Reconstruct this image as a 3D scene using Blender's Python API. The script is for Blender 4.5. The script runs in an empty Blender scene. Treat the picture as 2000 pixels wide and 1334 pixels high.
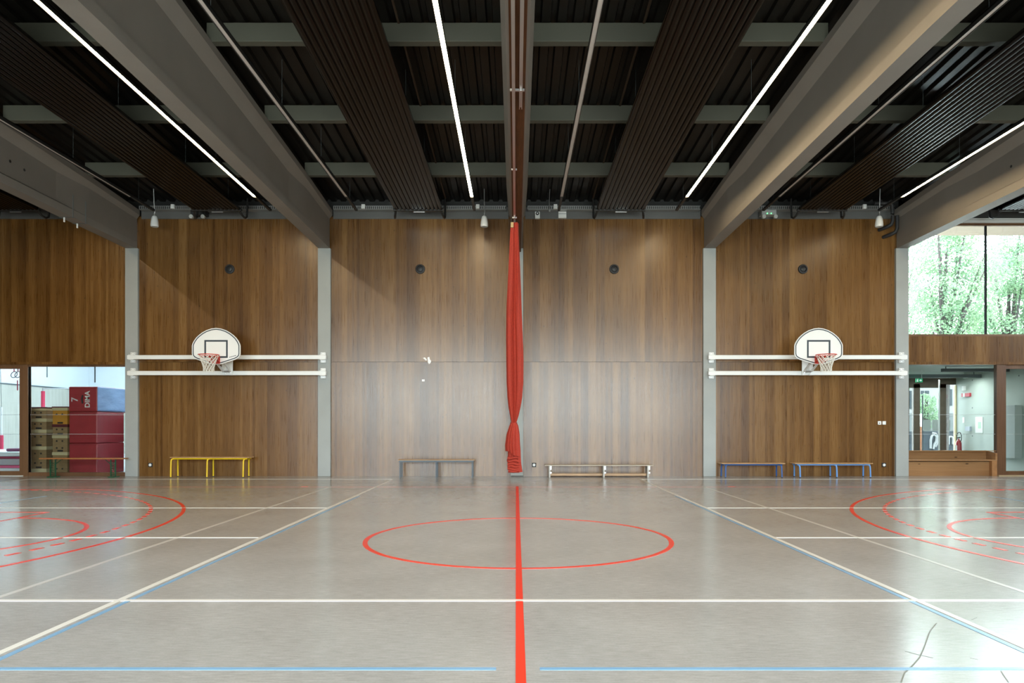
import bpy, bmesh, math, random
import numpy as np
from mathutils import Vector, Matrix, Euler

random.seed(7)
C = bpy.context.scene.collection
S = bpy.context.scene
PI = math.pi

# ------------------------------------------------------------------ camera
F, PX, HY, CH = 1375.0, 1008.0, 830.0, 1.339      # focal px, centre column, horizon row, camera height
D = 18.4                                          # distance to the far wall
cam_data = bpy.data.cameras.new('camera')
cam = bpy.data.objects.new('camera', cam_data)
C.objects.link(cam)
cam.location = (0, 0, CH)
cam.rotation_euler = (PI / 2, 0, 0)
cam_data.sensor_width = 36
cam_data.lens = F / 2000 * 36
cam_data.shift_x = -(PX - 1000) / 2000
cam_data.shift_y = (HY - 667) / 2000
cam_data.clip_start = 0.05
cam_data.clip_end = 500
S.camera = cam

# ------------------------------------------------------------------ world, sun, exposure
W = bpy.data.worlds.new('sky')
S.world = W
W.use_nodes = True
nt = W.node_tree
nt.nodes.clear()
wo = nt.nodes.new('ShaderNodeOutputWorld')
wb = nt.nodes.new('ShaderNodeBackground')
tc = nt.nodes.new('ShaderNodeTexCoord')
sp = nt.nodes.new('ShaderNodeSeparateXYZ')
rp = nt.nodes.new('ShaderNodeValToRGB')
rp.color_ramp.elements[0].position = 0.45
rp.color_ramp.elements[0].color = (0.55, 0.57, 0.55, 1)
rp.color_ramp.elements[1].position = 0.60
rp.color_ramp.elements[1].color = (0.80, 0.90, 1.0, 1)
mr = nt.nodes.new('ShaderNodeMapRange')
mr.inputs[1].default_value = -1
mr.inputs[2].default_value = 1
nt.links.new(tc.outputs['Generated'], sp.inputs[0])
nt.links.new(sp.outputs[2], mr.inputs[0])
nt.links.new(mr.outputs[0], rp.inputs[0])
nt.links.new(rp.outputs[0], wb.inputs[0])
wb.inputs[1].default_value = 27.0
nt.links.new(wb.outputs[0], wo.inputs[0])

sun_d = bpy.data.lights.new('sun', 'SUN')
sun_d.energy = 18.0
sun_d.angle = math.radians(1.0)
sun_d.color = (1.0, 0.95, 0.85)
sun = bpy.data.objects.new('sun', sun_d)
C.objects.link(sun)
sun.rotation_euler = Vector((-0.55, -0.35, -1.35)).to_track_quat('-Z', 'Y').to_euler()

S.view_settings.view_transform = 'Standard'
S.view_settings.look = 'None'
S.view_settings.gamma = 1
S.view_settings.use_curve_mapping = False
S.view_settings.exposure = 0.0
S.cycles.use_denoising = True
S.cycles.max_bounces = 8
S.cycles.diffuse_bounces = 5
S.cycles.glossy_bounces = 4
S.cycles.transparent_max_bounces = 16
S.cycles.sample_clamp_indirect = 20.0
S.cycles.caustics_reflective = False
S.cycles.caustics_refractive = False

def portal(x, y, z, sx, sz, direction):
    # marks a window opening for the sampler; a portal gives no light of its own
    l = bpy.data.lights.new('window_portal', 'AREA')
    l.shape = 'RECTANGLE'
    l.size, l.size_y = sx, sz
    o = bpy.data.objects.new('window_portal', l)
    C.objects.link(o)
    o.location = (x, y, z)
    o.rotation_euler = Vector(direction).to_track_quat('-Z', 'Y').to_euler()
    l.cycles.is_portal = True

YB = -1.7                                         # wall behind the camera
XL, XR = -20.1, 20.1
XK = [0.02 + 5.02 * k for k in range(-4, 5)]      # column lines
WZ0, WZ1 = 3.72, 6.56                             # clerestory
NZ0, NZ1 = 1.0, 5.0                               # window band behind the camera
portal(0, YB - 0.3, (NZ0 + NZ1) / 2, 20, NZ1 - NZ0, (0, 1, 0))
portal(15.1, D + 0.4, (WZ0 + WZ1) / 2, 9.8, WZ1 - WZ0, (0, -1, 0))
portal(XR + 0.3, 13.4, (WZ0 + WZ1) / 2, 9.6, WZ1 - WZ0, (-1, 0, 0))

# ------------------------------------------------------------------ materials
MATS = {}
def mat(name, color, rough=0.5, metal=0.0, emit=None, strength=0, noise=0.0, nscale=8.0, stretch=(1, 1, 1), bump=0.0, spec=0.5, coat=0.0, alpha=1.0):
    if name in MATS: return MATS[name]
    m = bpy.data.materials.new(name)
    m.use_nodes = True
    n = m.node_tree
    b = n.nodes['Principled BSDF']
    b.inputs['Base Color'].default_value = (*color, 1)
    b.inputs['Roughness'].default_value = rough
    b.inputs['Metallic'].default_value = metal
    b.inputs['Specular IOR Level'].default_value = spec
    b.inputs['Coat Weight'].default_value = coat
    if emit:
        b.inputs['Emission Color'].default_value = (*emit, 1)
        b.inputs['Emission Strength'].default_value = strength
    if noise > 0 or bump > 0:
        t = n.nodes.new('ShaderNodeTexCoord')
        mp = n.nodes.new('ShaderNodeMapping')
        mp.inputs['Scale'].default_value = stretch
        nz = n.nodes.new('ShaderNodeTexNoise')
        nz.inputs['Scale'].default_value = nscale
        nz.inputs['Detail'].default_value = 5
        n.links.new(t.outputs['Object'], mp.inputs[0])
        n.links.new(mp.outputs[0], nz.inputs[0])
        if noise > 0:
            mx = n.nodes.new('ShaderNodeMix')
            mx.data_type = 'RGBA'
            mx.inputs[6].default_value = (*[c * (1 - noise) for c in color], 1)
            mx.inputs[7].default_value = (*[min(1, c * (1 + noise)) for c in color], 1)
            cr = n.nodes.new('ShaderNodeMapRange')
            cr.inputs[1].default_value = 0.3
            cr.inputs[2].default_value = 0.7
            n.links.new(nz.outputs[0], cr.inputs[0])
            n.links.new(cr.outputs[0], mx.inputs[0])
            n.links.new(mx.outputs[2], b.inputs['Base Color'])
        if bump > 0:
            bp = n.nodes.new('ShaderNodeBump')
            bp.inputs['Strength'].default_value = bump
            bp.inputs['Distance'].default_value = 0.02
            n.links.new(nz.outputs[0], bp.inputs['Height'])
            n.links.new(bp.outputs[0], b.inputs['Normal'])
    MATS[name] = m
    return m

def math_node(n, op, a, b=None, c=None):
    x = n.nodes.new('ShaderNodeMath')
    x.operation = op
    for i, v in enumerate((a, b, c)):
        if v is None: continue
        if isinstance(v, (int, float)): x.inputs[i].default_value = v
        else: n.links.new(v, x.inputs[i])
    return x.outputs[0]

def wood_mat(name, tones, board=0.21, sub=0.065, axis='x', rough=0.38, knot=1.0, length_axis='z', seam=2.985, spec=0.5, ks=1.0):
    m = bpy.data.materials.new(name)
    m.use_nodes = True
    n = m.node_tree
    b = n.nodes['Principled BSDF']
    t = n.nodes.new('ShaderNodeTexCoord')
    s = n.nodes.new('ShaderNodeSeparateXYZ')
    n.links.new(t.outputs['Object'], s.inputs[0])
    ax = {'x': 0, 'y': 1, 'z': 2}
    u, v = s.outputs[ax[axis]], s.outputs[ax[length_axis]]
    row = math_node(n, 'GREATER_THAN', v, seam)
    def band(w, seed):
        i = math_node(n, 'FLOOR', math_node(n, 'DIVIDE', u, w))
        c = n.nodes.new('ShaderNodeCombineXYZ')
        n.links.new(i, c.inputs[0]); n.links.new(row, c.inputs[1]); c.inputs[2].default_value = seed
        wn = n.nodes.new('ShaderNodeTexWhiteNoise')
        wn.noise_dimensions = '3D'
        n.links.new(c.outputs[0], wn.inputs[0])
        return wn.outputs[0]
    b1, b2 = band(board, 3.3), band(sub, 8.1)
    cg = n.nodes.new('ShaderNodeCombineXYZ')
    n.links.new(math_node(n, 'MULTIPLY', u, 55), cg.inputs[0])
    n.links.new(math_node(n, 'MULTIPLY', v, 1.6), cg.inputs[1])
    n.links.new(row, cg.inputs[2])
    g = n.nodes.new('ShaderNodeTexNoise')
    g.inputs['Scale'].default_value = 1
    g.inputs['Detail'].default_value = 4
    n.links.new(cg.outputs[0], g.inputs[0])
    cb = n.nodes.new('ShaderNodeCombineXYZ')
    n.links.new(math_node(n, 'MULTIPLY', u, 2.5), cb.inputs[0])
    n.links.new(math_node(n, 'MULTIPLY', v, 0.9), cb.inputs[1])
    g2 = n.nodes.new('ShaderNodeTexNoise')
    g2.inputs['Scale'].default_value = 1
    n.links.new(cb.outputs[0], g2.inputs[0])
    f = math_node(n, 'ADD', math_node(n, 'MULTIPLY', b1, 0.38), math_node(n, 'MULTIPLY', b2, 0.30))
    f = math_node(n, 'ADD', f, math_node(n, 'MULTIPLY', math_node(n, 'SUBTRACT', g.outputs[0], 0.5), 0.52))
    f = math_node(n, 'ADD', f, math_node(n, 'MULTIPLY', math_node(n, 'SUBTRACT', g2.outputs[0], 0.5), 0.4))
    r = n.nodes.new('ShaderNodeValToRGB')
    e = r.color_ramp.elements
    e[0].position, e[0].color = 0.0, (*tones[0], 1)
    e[1].position, e[1].color = 0.9, (*tones[2], 1)
    k = e.new(0.42); k.color = (*tones[1], 1)
    n.links.new(f, r.inputs[0])
    # knots
    ck = n.nodes.new('ShaderNodeCombineXYZ')
    n.links.new(math_node(n, 'MULTIPLY', u, 11 * ks), ck.inputs[0])
    n.links.new(math_node(n, 'MULTIPLY', v, 4.5 * ks), ck.inputs[1])
    vo = n.nodes.new('ShaderNodeTexVoronoi')
    vo.inputs['Scale'].default_value = 1
    n.links.new(ck.outputs[0], vo.inputs['Vector'])
    sc = n.nodes.new('ShaderNodeSeparateColor')
    n.links.new(vo.outputs['Color'], sc.inputs[0])
    big = math_node(n, 'MULTIPLY', math_node(n, 'POWER', sc.outputs[0], 2.0), 0.17)
    kn = n.nodes.new('ShaderNodeMapRange')
    kn.inputs[3].default_value = knot
    kn.inputs[4].default_value = 0
    n.links.new(vo.outputs['Distance'], kn.inputs[0])
    n.links.new(math_node(n, 'MULTIPLY', big, 0.4), kn.inputs[1])
    n.links.new(big, kn.inputs[2])
    mx = n.nodes.new('ShaderNodeMix')
    mx.data_type = 'RGBA'
    n.links.new(math_node(n, 'MULTIPLY', kn.outputs[0], 0.75), mx.inputs[0])
    n.links.new(r.outputs[0], mx.inputs[6])
    mx.inputs[7].default_value = (*[c * 0.25 for c in tones[0]], 1)
    n.links.new(mx.outputs[2], b.inputs['Base Color'])
    rr = n.nodes.new('ShaderNodeMapRange')
    rr.inputs[3].default_value = rough - 0.06
    rr.inputs[4].default_value = rough + 0.10
    n.links.new(g.outputs[0], rr.inputs[0])
    n.links.new(rr.outputs[0], b.inputs['Roughness'])
    b.inputs['Specular IOR Level'].default_value = spec
    bp = n.nodes.new('ShaderNodeBump')
    bp.inputs['Strength'].default_value = 0.08
    bp.inputs['Distance'].default_value = 0.004
    n.links.new(g.outputs[0], bp.inputs['Height'])
    n.links.new(bp.outputs[0], b.inputs['Normal'])
    MATS[name] = m
    return m

WOOD = wood_mat('larch_boards', [(0.080, 0.032, 0.006), (0.160, 0.074, 0.018), (0.27, 0.145, 0.048)], spec=0.62, rough=0.27)
FRAMEW = wood_mat('frame_wood', [(0.10, 0.045, 0.02), (0.17, 0.085, 0.04), (0.22, 0.12, 0.06)], board=0.5, sub=0.3, knot=0.0)
PINE = wood_mat('pine_plank', [(0.24, 0.115, 0.045), (0.38, 0.20, 0.085), (0.50, 0.29, 0.14)], board=0.4, sub=0.13, axis='z', length_axis='x', seam=50, knot=1.3, ks=0.55)
BENCHW = mat('bench_wood', (0.42, 0.25, 0.12), 0.4, noise=0.2, nscale=6, stretch=(0.5, 8, 8))
BENCHG = mat('bench_pale_wood', (0.42, 0.36, 0.28), 0.45, noise=0.2, nscale=6, stretch=(0.5, 8, 8))
BROWNB = mat('brown_board', (0.085, 0.030, 0.010), 0.6, spec=0.2, noise=0.3, nscale=5, stretch=(8, 0.6, 8))

def concrete(name, color, rough=0.6):
    m = bpy.data.materials.new(name)
    m.use_nodes = True
    n = m.node_tree
    b = n.nodes['Principled BSDF']
    t = n.nodes.new('ShaderNodeTexCoord')
    a = n.nodes.new('ShaderNodeTexNoise'); a.inputs['Scale'].default_value = 1.7; a.inputs['Detail'].default_value = 6
    c = n.nodes.new('ShaderNodeTexNoise'); c.inputs['Scale'].default_value = 60; c.inputs['Detail'].default_value = 3
    n.links.new(t.outputs['Object'], a.inputs[0]); n.links.new(t.outputs['Object'], c.inputs[0])
    f = math_node(n, 'ADD', math_node(n, 'MULTIPLY', a.outputs[0], 0.7), math_node(n, 'MULTIPLY', c.outputs[0], 0.3))
    mx = n.nodes.new('ShaderNodeMix'); mx.data_type = 'RGBA'
    mx.inputs[6].default_value = (*[x * 0.82 for x in color], 1)
    mx.inputs[7].default_value = (*[min(1, x * 1.16) for x in color], 1)
    n.links.new(f, mx.inputs[0])
    n.links.new(mx.outputs[2], b.inputs['Base Color'])
    b.inputs['Roughness'].default_value = rough
    bp = n.nodes.new('ShaderNodeBump'); bp.inputs['Strength'].default_value = 0.1; bp.inputs['Distance'].default_value = 0.003
    n.links.new(c.outputs[0], bp.inputs['Height']); n.links.new(bp.outputs[0], b.inputs['Normal'])
    MATS[name] = m
    return m

COLC = concrete('column_concrete', (0.34, 0.355, 0.345))
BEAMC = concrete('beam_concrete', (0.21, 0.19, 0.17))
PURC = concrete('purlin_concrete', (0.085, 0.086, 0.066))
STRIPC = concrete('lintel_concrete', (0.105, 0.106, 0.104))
LOBC = concrete('lobby_concrete', (0.44, 0.50, 0.46))
PAVE = concrete('paving', (0.16, 0.16, 0.155), 0.8)

def floor_mat():
    m = bpy.data.materials.new('grey_linoleum')
    m.use_nodes = True
    n = m.node_tree
    b = n.nodes['Principled BSDF']
    t = n.nodes.new('ShaderNodeTexCoord')
    def nz(scale, stretch, detail=5):
        mp = n.nodes.new('ShaderNodeMapping'); mp.inputs['Scale'].default_value = stretch
        a = n.nodes.new('ShaderNodeTexNoise'); a.inputs['Scale'].default_value = scale; a.inputs['Detail'].default_value = detail
        n.links.new(t.outputs['Object'], mp.inputs[0]); n.links.new(mp.outputs[0], a.inputs[0])
        return a.outputs[0]
    a = nz(22, (0.45, 3.0, 1)); c = nz(1.2, (1, 1, 1)); d = nz(110, (0.6, 2.2, 1), 3)
    f = math_node(n, 'ADD', math_node(n, 'MULTIPLY', a, 0.45), math_node(n, 'MULTIPLY', c, 0.25))
    f = math_node(n, 'ADD', f, math_node(n, 'MULTIPLY', d, 0.30))
    r = n.nodes.new('ShaderNodeValToRGB')
    e = r.color_ramp.elements
    e[0].position, e[0].color = 0.34, (0.235, 0.230, 0.220, 1)
    e[1].position, e[1].color = 0.66, (0.365, 0.360, 0.352, 1)
    n.links.new(f, r.inputs[0])
    n.links.new(r.outputs[0], b.inputs['Base Color'])
    rr = n.nodes.new('ShaderNodeMapRange')
    rr.inputs[3].default_value = 0.13; rr.inputs[4].default_value = 0.27
    n.links.new(f, rr.inputs[0]); n.links.new(rr.outputs[0], b.inputs['Roughness'])
    bp = n.nodes.new('ShaderNodeBump'); bp.inputs['Strength'].default_value = 0.05; bp.inputs['Distance'].default_value = 0.002
    n.links.new(nz(14, (0.6, 1.6, 1)), bp.inputs['Height']); n.links.new(bp.outputs[0], b.inputs['Normal'])
    MATS['floor'] = m
    return m
FLOORM = floor_mat()

WHITE = mat('white_paint', (0.80, 0.81, 0.80), 0.35)
WHITEP = mat('white_plastic', (0.78, 0.79, 0.78), 0.4)
BOARDW = mat('board_white', (0.82, 0.83, 0.83), 0.3)
BOARDK = mat('board_dark_line', (0.03, 0.045, 0.06), 0.4)
RIMR = mat('rim_red', (0.62, 0.05, 0.03), 0.4)
NETM = mat('net_cord', (0.80, 0.78, 0.72), 0.8)
BLACK = mat('black_metal', (0.015, 0.015, 0.015), 0.45)
BLACKR = mat('black_rubber', (0.02, 0.02, 0.022), 0.6)
DECK = mat('dark_deck_metal', (0.009, 0.0075, 0.006), 0.38, spec=0.2, noise=0.25, nscale=30)
PANELM = mat('dark_panel_metal', (0.0045, 0.0036, 0.0029), 0.23, spec=0.15)
GALV = mat('galvanised', (0.42, 0.43, 0.43), 0.4, metal=0.7)
STEEL = mat('steel', (0.5, 0.5, 0.5), 0.35, metal=0.8)
LIT = mat('lit_diffuser', (0.9, 0.85, 0.75), 0.5, emit=(1.0, 0.77, 0.46), strength=95)
UNLIT = mat('unlit_diffuser', (0.55, 0.50, 0.47), 0.35)
YEL = mat('yellow_paint', (0.75, 0.50, 0.005), 0.35)
DKB = mat('dark_frame_paint', (0.035, 0.045, 0.055), 0.4)
BLU = mat('blue_paint', (0.012, 0.075, 0.27), 0.35)
LBLU = mat('light_blue_paint', (0.11, 0.28, 0.62), 0.35)
GRN = mat('green_paint', (0.01, 0.07, 0.03), 0.4)
LWHITE = mat('line_white', (0.62, 0.60, 0.56), 0.25)
LGREY = mat('line_pale', (0.46, 0.45, 0.425), 0.25)
LRED = mat('line_red', (0.66, 0.032, 0.014), 0.28)
LBLUE = mat('line_blue', (0.16, 0.31, 0.48), 0.28)
CLOTH = mat('curtain_cloth', (0.40, 0.032, 0.014), 0.75, noise=0.12, nscale=30)
MATR = mat('mat_red_vinyl', (0.36, 0.032, 0.040), 0.45, noise=0.1, nscale=3, bump=0.4)
MATB = mat('mat_blue_vinyl', (0.22, 0.33, 0.55), 0.22, noise=0.25, nscale=1.6, stretch=(1, 0.8, 2), bump=2.5)
BOXW = mat('plinth_plywood', (0.29, 0.18, 0.085), 0.5, noise=0.15, nscale=5, stretch=(1, 1, 6))
BOXO = mat('plinth_orange', (0.55, 0.24, 0.03), 0.5)
BOXL = mat('plinth_pale_band', (0.58, 0.47, 0.28), 0.5)
PADR = mat('plinth_pad', (0.10, 0.012, 0.018), 0.5)
BEIGE = mat('pale_boards', (0.50, 0.49, 0.42), 0.6, noise=0.10, nscale=3, stretch=(1, 3, 0.3))
WALLW = mat('white_wall', (0.74, 0.78, 0.80), 0.7)
PINK = mat('mat_pink', (0.75, 0.12, 0.25), 0.5)
CRIM = mat('mat_crimson', (0.30, 0.03, 0.08), 0.5)
GREYM = mat('mat_grey', (0.45, 0.42, 0.45), 0.5)
LEDG = mat('green_led', (0.1, 0.8, 0.2), 0.4, emit=(0.15, 1.0, 0.3), strength=3)
EXITG = mat('exit_green', (0.02, 0.30, 0.14), 0.4, emit=(0.02, 0.35, 0.16), strength=0.6)
GREYL = mat('lobby_grey', (0.10, 0.12, 0.13), 0.5)
DOORB = mat('lobby_door_brown', (0.075, 0.055, 0.038), 0.5, noise=0.15)
CABG = mat('cabinet_grey', (0.36, 0.41, 0.40), 0.4)

def glass_mat():
    m = bpy.data.materials.new('window_glass')
    m.use_nodes = True
    n = m.node_tree
    n.nodes.clear()
    o = n.nodes.new('ShaderNodeOutputMaterial')
    mx = n.nodes.new('ShaderNodeMixShader')
    tr = n.nodes.new('ShaderNodeBsdfTransparent'); tr.inputs[0].default_value = (0.92, 0.95, 0.94, 1)
    gl = n.nodes.new('ShaderNodeBsdfGlossy'); gl.inputs['Roughness'].default_value = 0.02
    fr = n.nodes.new('ShaderNodeFresnel'); fr.inputs[0].default_value = 1.45
    n.links.new(fr.outputs[0], mx.inputs[0]); n.links.new(tr.outputs[0], mx.inputs[1]); n.links.new(gl.outputs[0], mx.inputs[2])
    n.links.new(mx.outputs[0], o.inputs[0])
    return m
GLASS = glass_mat()
def frosted():
    m = bpy.data.materials.new('added_skylight_frost')  # diffusing pane of the skylight added over the gymnastics room
    m.use_nodes = True
    n = m.node_tree
    n.nodes.clear()
    o = n.nodes.new('ShaderNodeOutputMaterial')
    t = n.nodes.new('ShaderNodeBsdfTranslucent'); t.inputs[0].default_value = (0.42, 0.45, 0.47, 1)
    n.links.new(t.outputs[0], o.inputs[0])
    return m
FROST = frosted()

def leaf_mat(name, c1, c2):
    m = bpy.data.materials.new(name)
    m.use_nodes = True
    n = m.node_tree
    n.nodes.clear()
    o = n.nodes.new('ShaderNodeOutputMaterial')
    mx = n.nodes.new('ShaderNodeMixShader'); mx.inputs[0].default_value = 0.45
    d = n.nodes.new('ShaderNodeBsdfDiffuse'); t = n.nodes.new('ShaderNodeBsdfTranslucent')
    t0 = n.nodes.new('ShaderNodeTexCoord'); nz = n.nodes.new('ShaderNodeTexNoise'); nz.inputs['Scale'].default_value = 1.5
    cm = n.nodes.new('ShaderNodeMix'); cm.data_type = 'RGBA'
    cm.inputs[6].default_value = (*c1, 1); cm.inputs[7].default_value = (*c2, 1)
    n.links.new(t0.outputs['Object'], nz.inputs[0]); n.links.new(nz.outputs[0], cm.inputs[0])
    n.links.new(cm.outputs[2], d.inputs[0]); n.links.new(cm.outputs[2], t.inputs[0])
    n.links.new(d.outputs[0], mx.inputs[1]); n.links.new(t.outputs[0], mx.inputs[2]); n.links.new(mx.outputs[0], o.inputs[0])
    return m
LEAF = leaf_mat('leaves', (0.055, 0.12, 0.090), (0.24, 0.34, 0.18))
BARK = mat('bark', (0.035, 0.030, 0.026), 0.9, noise=0.3)

# ------------------------------------------------------------------ geometry helpers
class MB:
    def __init__(self):
        self.v, self.f, self.m = [], [], []
    def add(self, verts, faces, mi=0):
        k = len(self.v)
        self.v += [tuple(p) for p in verts]
        for f in faces:
            self.f.append([i + k for i in f]); self.m.append(mi)
        return self
    def box(self, x0, x1, y0, y1, z0, z1, mi=0):
        v = [(x, y, z) for z in (z0, z1) for y in (y0, y1) for x in (x0, x1)]
        return self.add(v, [(0, 2, 3, 1), (4, 5, 7, 6), (0, 1, 5, 4), (2, 6, 7, 3), (0, 4, 6, 2), (1, 3, 7, 5)], mi)
    def obox(self, a, b, w, h, mi=0, up=(0, 0, 1)):
        # a box bar from a to b with width w and height h
        a, b = Vector(a), Vector(b)
        d = (b - a).normalized()
        u = Vector(up)
        if abs(d.dot(u)) > 0.98: u = Vector((1, 0, 0))
        s = d.cross(u).normalized() * w / 2
        t = s.cross(d).normalized() * h / 2
        v = [p + i * s + j * t for p in (a, b) for i, j in ((-1, -1), (1, -1), (1, 1), (-1, 1))]
        return self.add(v, [(0, 3, 2, 1), (4, 5, 6, 7), (0, 1, 5, 4), (1, 2, 6, 5), (2, 3, 7, 6), (3, 0, 4, 7)], mi)
    def tube(self, pts, r, n=10, mi=0, closed=False, caps=True):
        pts = [Vector(p) for p in pts]
        N = len(pts)
        rs = r if isinstance(r, (list, tuple)) else [r] * N
        k = len(self.v)
        prev = None
        for i, p in enumerate(pts):
            if closed: d = (pts[(i + 1) % N] - pts[i - 1])
            else: d = pts[min(i + 1, N - 1)] - pts[max(i - 1, 0)]
            d.normalize()
            if prev is None:
                u = Vector((0, 0, 1)) if abs(d.z) < 0.9 else Vector((1, 0, 0))
                s = d.cross(u).normalized()
            else:
                s = (prev - d * prev.dot(d)).normalized()
            prev = s
            t = d.cross(s)
            for j in range(n):
                a = 2 * PI * j / n
                self.v.append(tuple(p + (s * math.cos(a) + t * math.sin(a)) * rs[i]))
        for i in range(N if closed else N - 1):
            for j in range(n):
                a, b = k + i * n + j, k + i * n + (j + 1) % n
                i2 = (i + 1) % N
                c, d2 = k + i2 * n + (j + 1) % n, k + i2 * n + j
                self.f.append([a, b, c, d2]); self.m.append(mi)
        if caps and not closed:
            self.f.append([k + j for j in range(n)][::-1]); self.m.append(mi)
            self.f.append([k + (N - 1) * n + j for j in range(n)]); self.m.append(mi)
        return self
    def lathe(self, prof, c=(0, 0, 0), axis='z', n=24, mi=0):
        k = len(self.v)
        for r, h in prof:
            for j in range(n):
                a = 2 * PI * j / n
                p = (r * math.cos(a), r * math.sin(a), h)
                if axis == 'y': p = (p[0], p[2], p[1])
                if axis == 'x': p = (p[2], p[0], p[1])
                self.v.append((c[0] + p[0], c[1] + p[1], c[2] + p[2]))
        for i in range(len(prof) - 1):
            for j in range(n):
                self.f.append([k + i * n + j, k + i * n + (j + 1) % n, k + (i + 1) * n + (j + 1) % n, k + (i + 1) * n + j]); self.m.append(mi)
        self.f.append([k + j for j in range(n)]); self.m.append(mi)
        self.f.append([k + (len(prof) - 1) * n + j for j in range(n)]); self.m.append(mi)
        return self
    def prism(self, poly, y0, y1, mi=0):
        # polygon in x,z extruded along y
        n = len(poly)
        v = [(x, y0, z) for x, z in poly] + [(x, y1, z) for x, z in poly]
        f = [tuple(range(n)), tuple(range(2 * n - 1, n - 1, -1))] + [(i, n + i, n + (i + 1) % n, (i + 1) % n) for i in range(n)]
        return self.add(v, f, mi)
    def strip(self, pts, w, z0, z1, closed=False, mi=0):
        # a flat band of width w following pts in the floor plane
        P = [Vector((p[0], p[1])) for p in pts]
        N = len(P); k = len(self.v)
        for i, p in enumerate(P):
            if closed: d = P[(i + 1) % N] - P[i - 1]
            else: d = P[min(i + 1, N - 1)] - P[max(i - 1, 0)]
            d.normalize()
            s = Vector((-d.y, d.x)) * w / 2
            for q, z in ((p + s, z1), (p - s, z1), (p - s, z0), (p + s, z0)):
                self.v.append((q.x, q.y, z))
        for i in range(N if closed else N - 1):
            a, b = k + 4 * i, k + 4 * ((i + 1) % N)
            for j in range(4):
                self.f.append([a + j, a + (j + 1) % 4, b + (j + 1) % 4, b + j]); self.m.append(mi)
        if not closed:
            self.f.append([k, k + 1, k + 2, k + 3]); self.m.append(mi)
            e = k + 4 * (N - 1)
            self.f.append([e + 3, e + 2, e + 1, e]); self.m.append(mi)
        return self
    def build(self, name, mats, parent=None, smooth=False, bevel=0.0, loc=None):
        me = bpy.data.meshes.new(name)
        me.from_pydata(self.v, [], self.f)
        if not isinstance(mats, (list, tuple)): mats = [mats]
        for m in mats: me.materials.append(m)
        me.polygons.foreach_set('material_index', self.m)
        bm = bmesh.new(); bm.from_mesh(me)
        bmesh.ops.recalc_face_normals(bm, faces=bm.faces)
        bm.to_mesh(me); bm.free()
        if smooth:
            me.polygons.foreach_set('use_smooth', [True] * len(me.polygons))
            try: me.set_sharp_from_angle(angle=math.radians(40))
            except Exception: pass
        o = bpy.data.objects.new(name, me)
        C.objects.link(o)
        if parent is not None: o.parent = parent
        if loc: o.location = loc
        if bevel > 0:
            b = o.modifiers.new('bevel', 'BEVEL'); b.width = bevel; b.segments = 2; b.limit_method = 'ANGLE'
        return o

def tag(o, label=None, cat=None, group=None, kind=None):
    if label: o['label'] = label
    if cat: o['category'] = cat
    if group: o['group'] = group
    if kind: o['kind'] = kind
    return o
def empty(name, loc=(0, 0, 0), label=None, cat=None, group=None, rz=0):
    o = bpy.data.objects.new(name, None)
    C.objects.link(o)
    o.location = loc; o.rotation_euler = (0, 0, rz)
    o.empty_display_size = 0.1
    return tag(o, label, cat, group)
def struct(o): return tag(o, kind='structure')
def copy_tree(o, parent=None):
    c = o.copy(); C.objects.link(c)
    if parent is not None: c.parent = parent
    for ch in list(o.children): copy_tree(ch, c)
    return c
def X(px, Y): return (px - PX) * Y / F
def Z(py, Y): return CH + (HY - py) * Y / F

def text_mesh(body, size, name, material, parent, loc, rot, extrude=0.002, shear=0.0, bold=0.0):
    cu = bpy.data.curves.new(name, 'FONT')
    cu.body = body; cu.size = size; cu.extrude = extrude; cu.align_x = 'CENTER'; cu.align_y = 'CENTER'
    cu.shear = shear; cu.offset = bold
    t = bpy.data.objects.new('tmp', cu)
    me = bpy.data.meshes.new_from_object(t)
    me.name = name
    bpy.data.objects.remove(t)
    me.materials.clear(); me.materials.append(material)
    o = bpy.data.objects.new(name, me)
    C.objects.link(o)
    o.parent = parent; o.location = loc; o.rotation_euler = rot
    return o

# roof geometry: beams have a level underside and a top rising to the ridge
YR = 8.35
def ym(y): return max(y, 2 * YR - y)
def beam_bot(y): return 5.94 + 0.0109 * (D - ym(y))
def beam_top(y): return 6.93 + 0.0545 * (D - ym(y))
def deck_z(y): return 7.22 + 0.0545 * (D - ym(y))

# ------------------------------------------------------------------ floor and court lines
fl = struct(MB().box(XL, XR, YB, D + 0.35, -0.2, 0.0).build('floor', FLOORM))
ZL = 0.0012
def line(pts, w, material, name, lvl=0, closed=False, extra=None):
    m = MB()
    for i, p in enumerate(pts): m.strip(p, w, 0.0, ZL + 0.0005 * lvl + (i % 12) * 0.00003, closed)
    return m.build(name, material, fl)
def circ(cx, cy, r, a0=0, a1=360, n=96):
    return [(cx + r * math.cos(math.radians(a0 + (a1 - a0) * i / n)), cy + r * math.sin(math.radians(a0 + (a1 - a0) * i / n))) for i in range(n + 1)]
XC = 0.025
lw = 0.05
vol = []
for x0, x1 in ((-12.03, -3.03), (3.06, 12.03)):
    vol += [[(x0, 17.37), (x1, 17.37)], [(x0, 17.37), (x0, -0.6)], [(x1, 17.37), (x1, -0.6)], [(x0, 11.37), (x1, 11.37)], [(x0, 8.37), (x1, 8.37)], [(x0, -0.6), (x1, -0.6)]]
vol.append([(-19, 5.37), (19, 5.37)])
line(vol, lw, LWHITE, 'volleyball_lines', 4)
bl = []
for s in (-1, 1):
    bl += [[(XC + s * 2.975, 13.25), (XC + s * 2.975, -0.9)], [(XC + s * 8.87, 13.25), (XC + s * 8.87, -0.9)]]
bl += [[(-19, 3.864), (-0.11, 3.864)], [(0.13, 3.864), (19, 3.864)]]
line(bl, 0.04, LBLUE, 'badminton_lines', 2)
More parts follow.
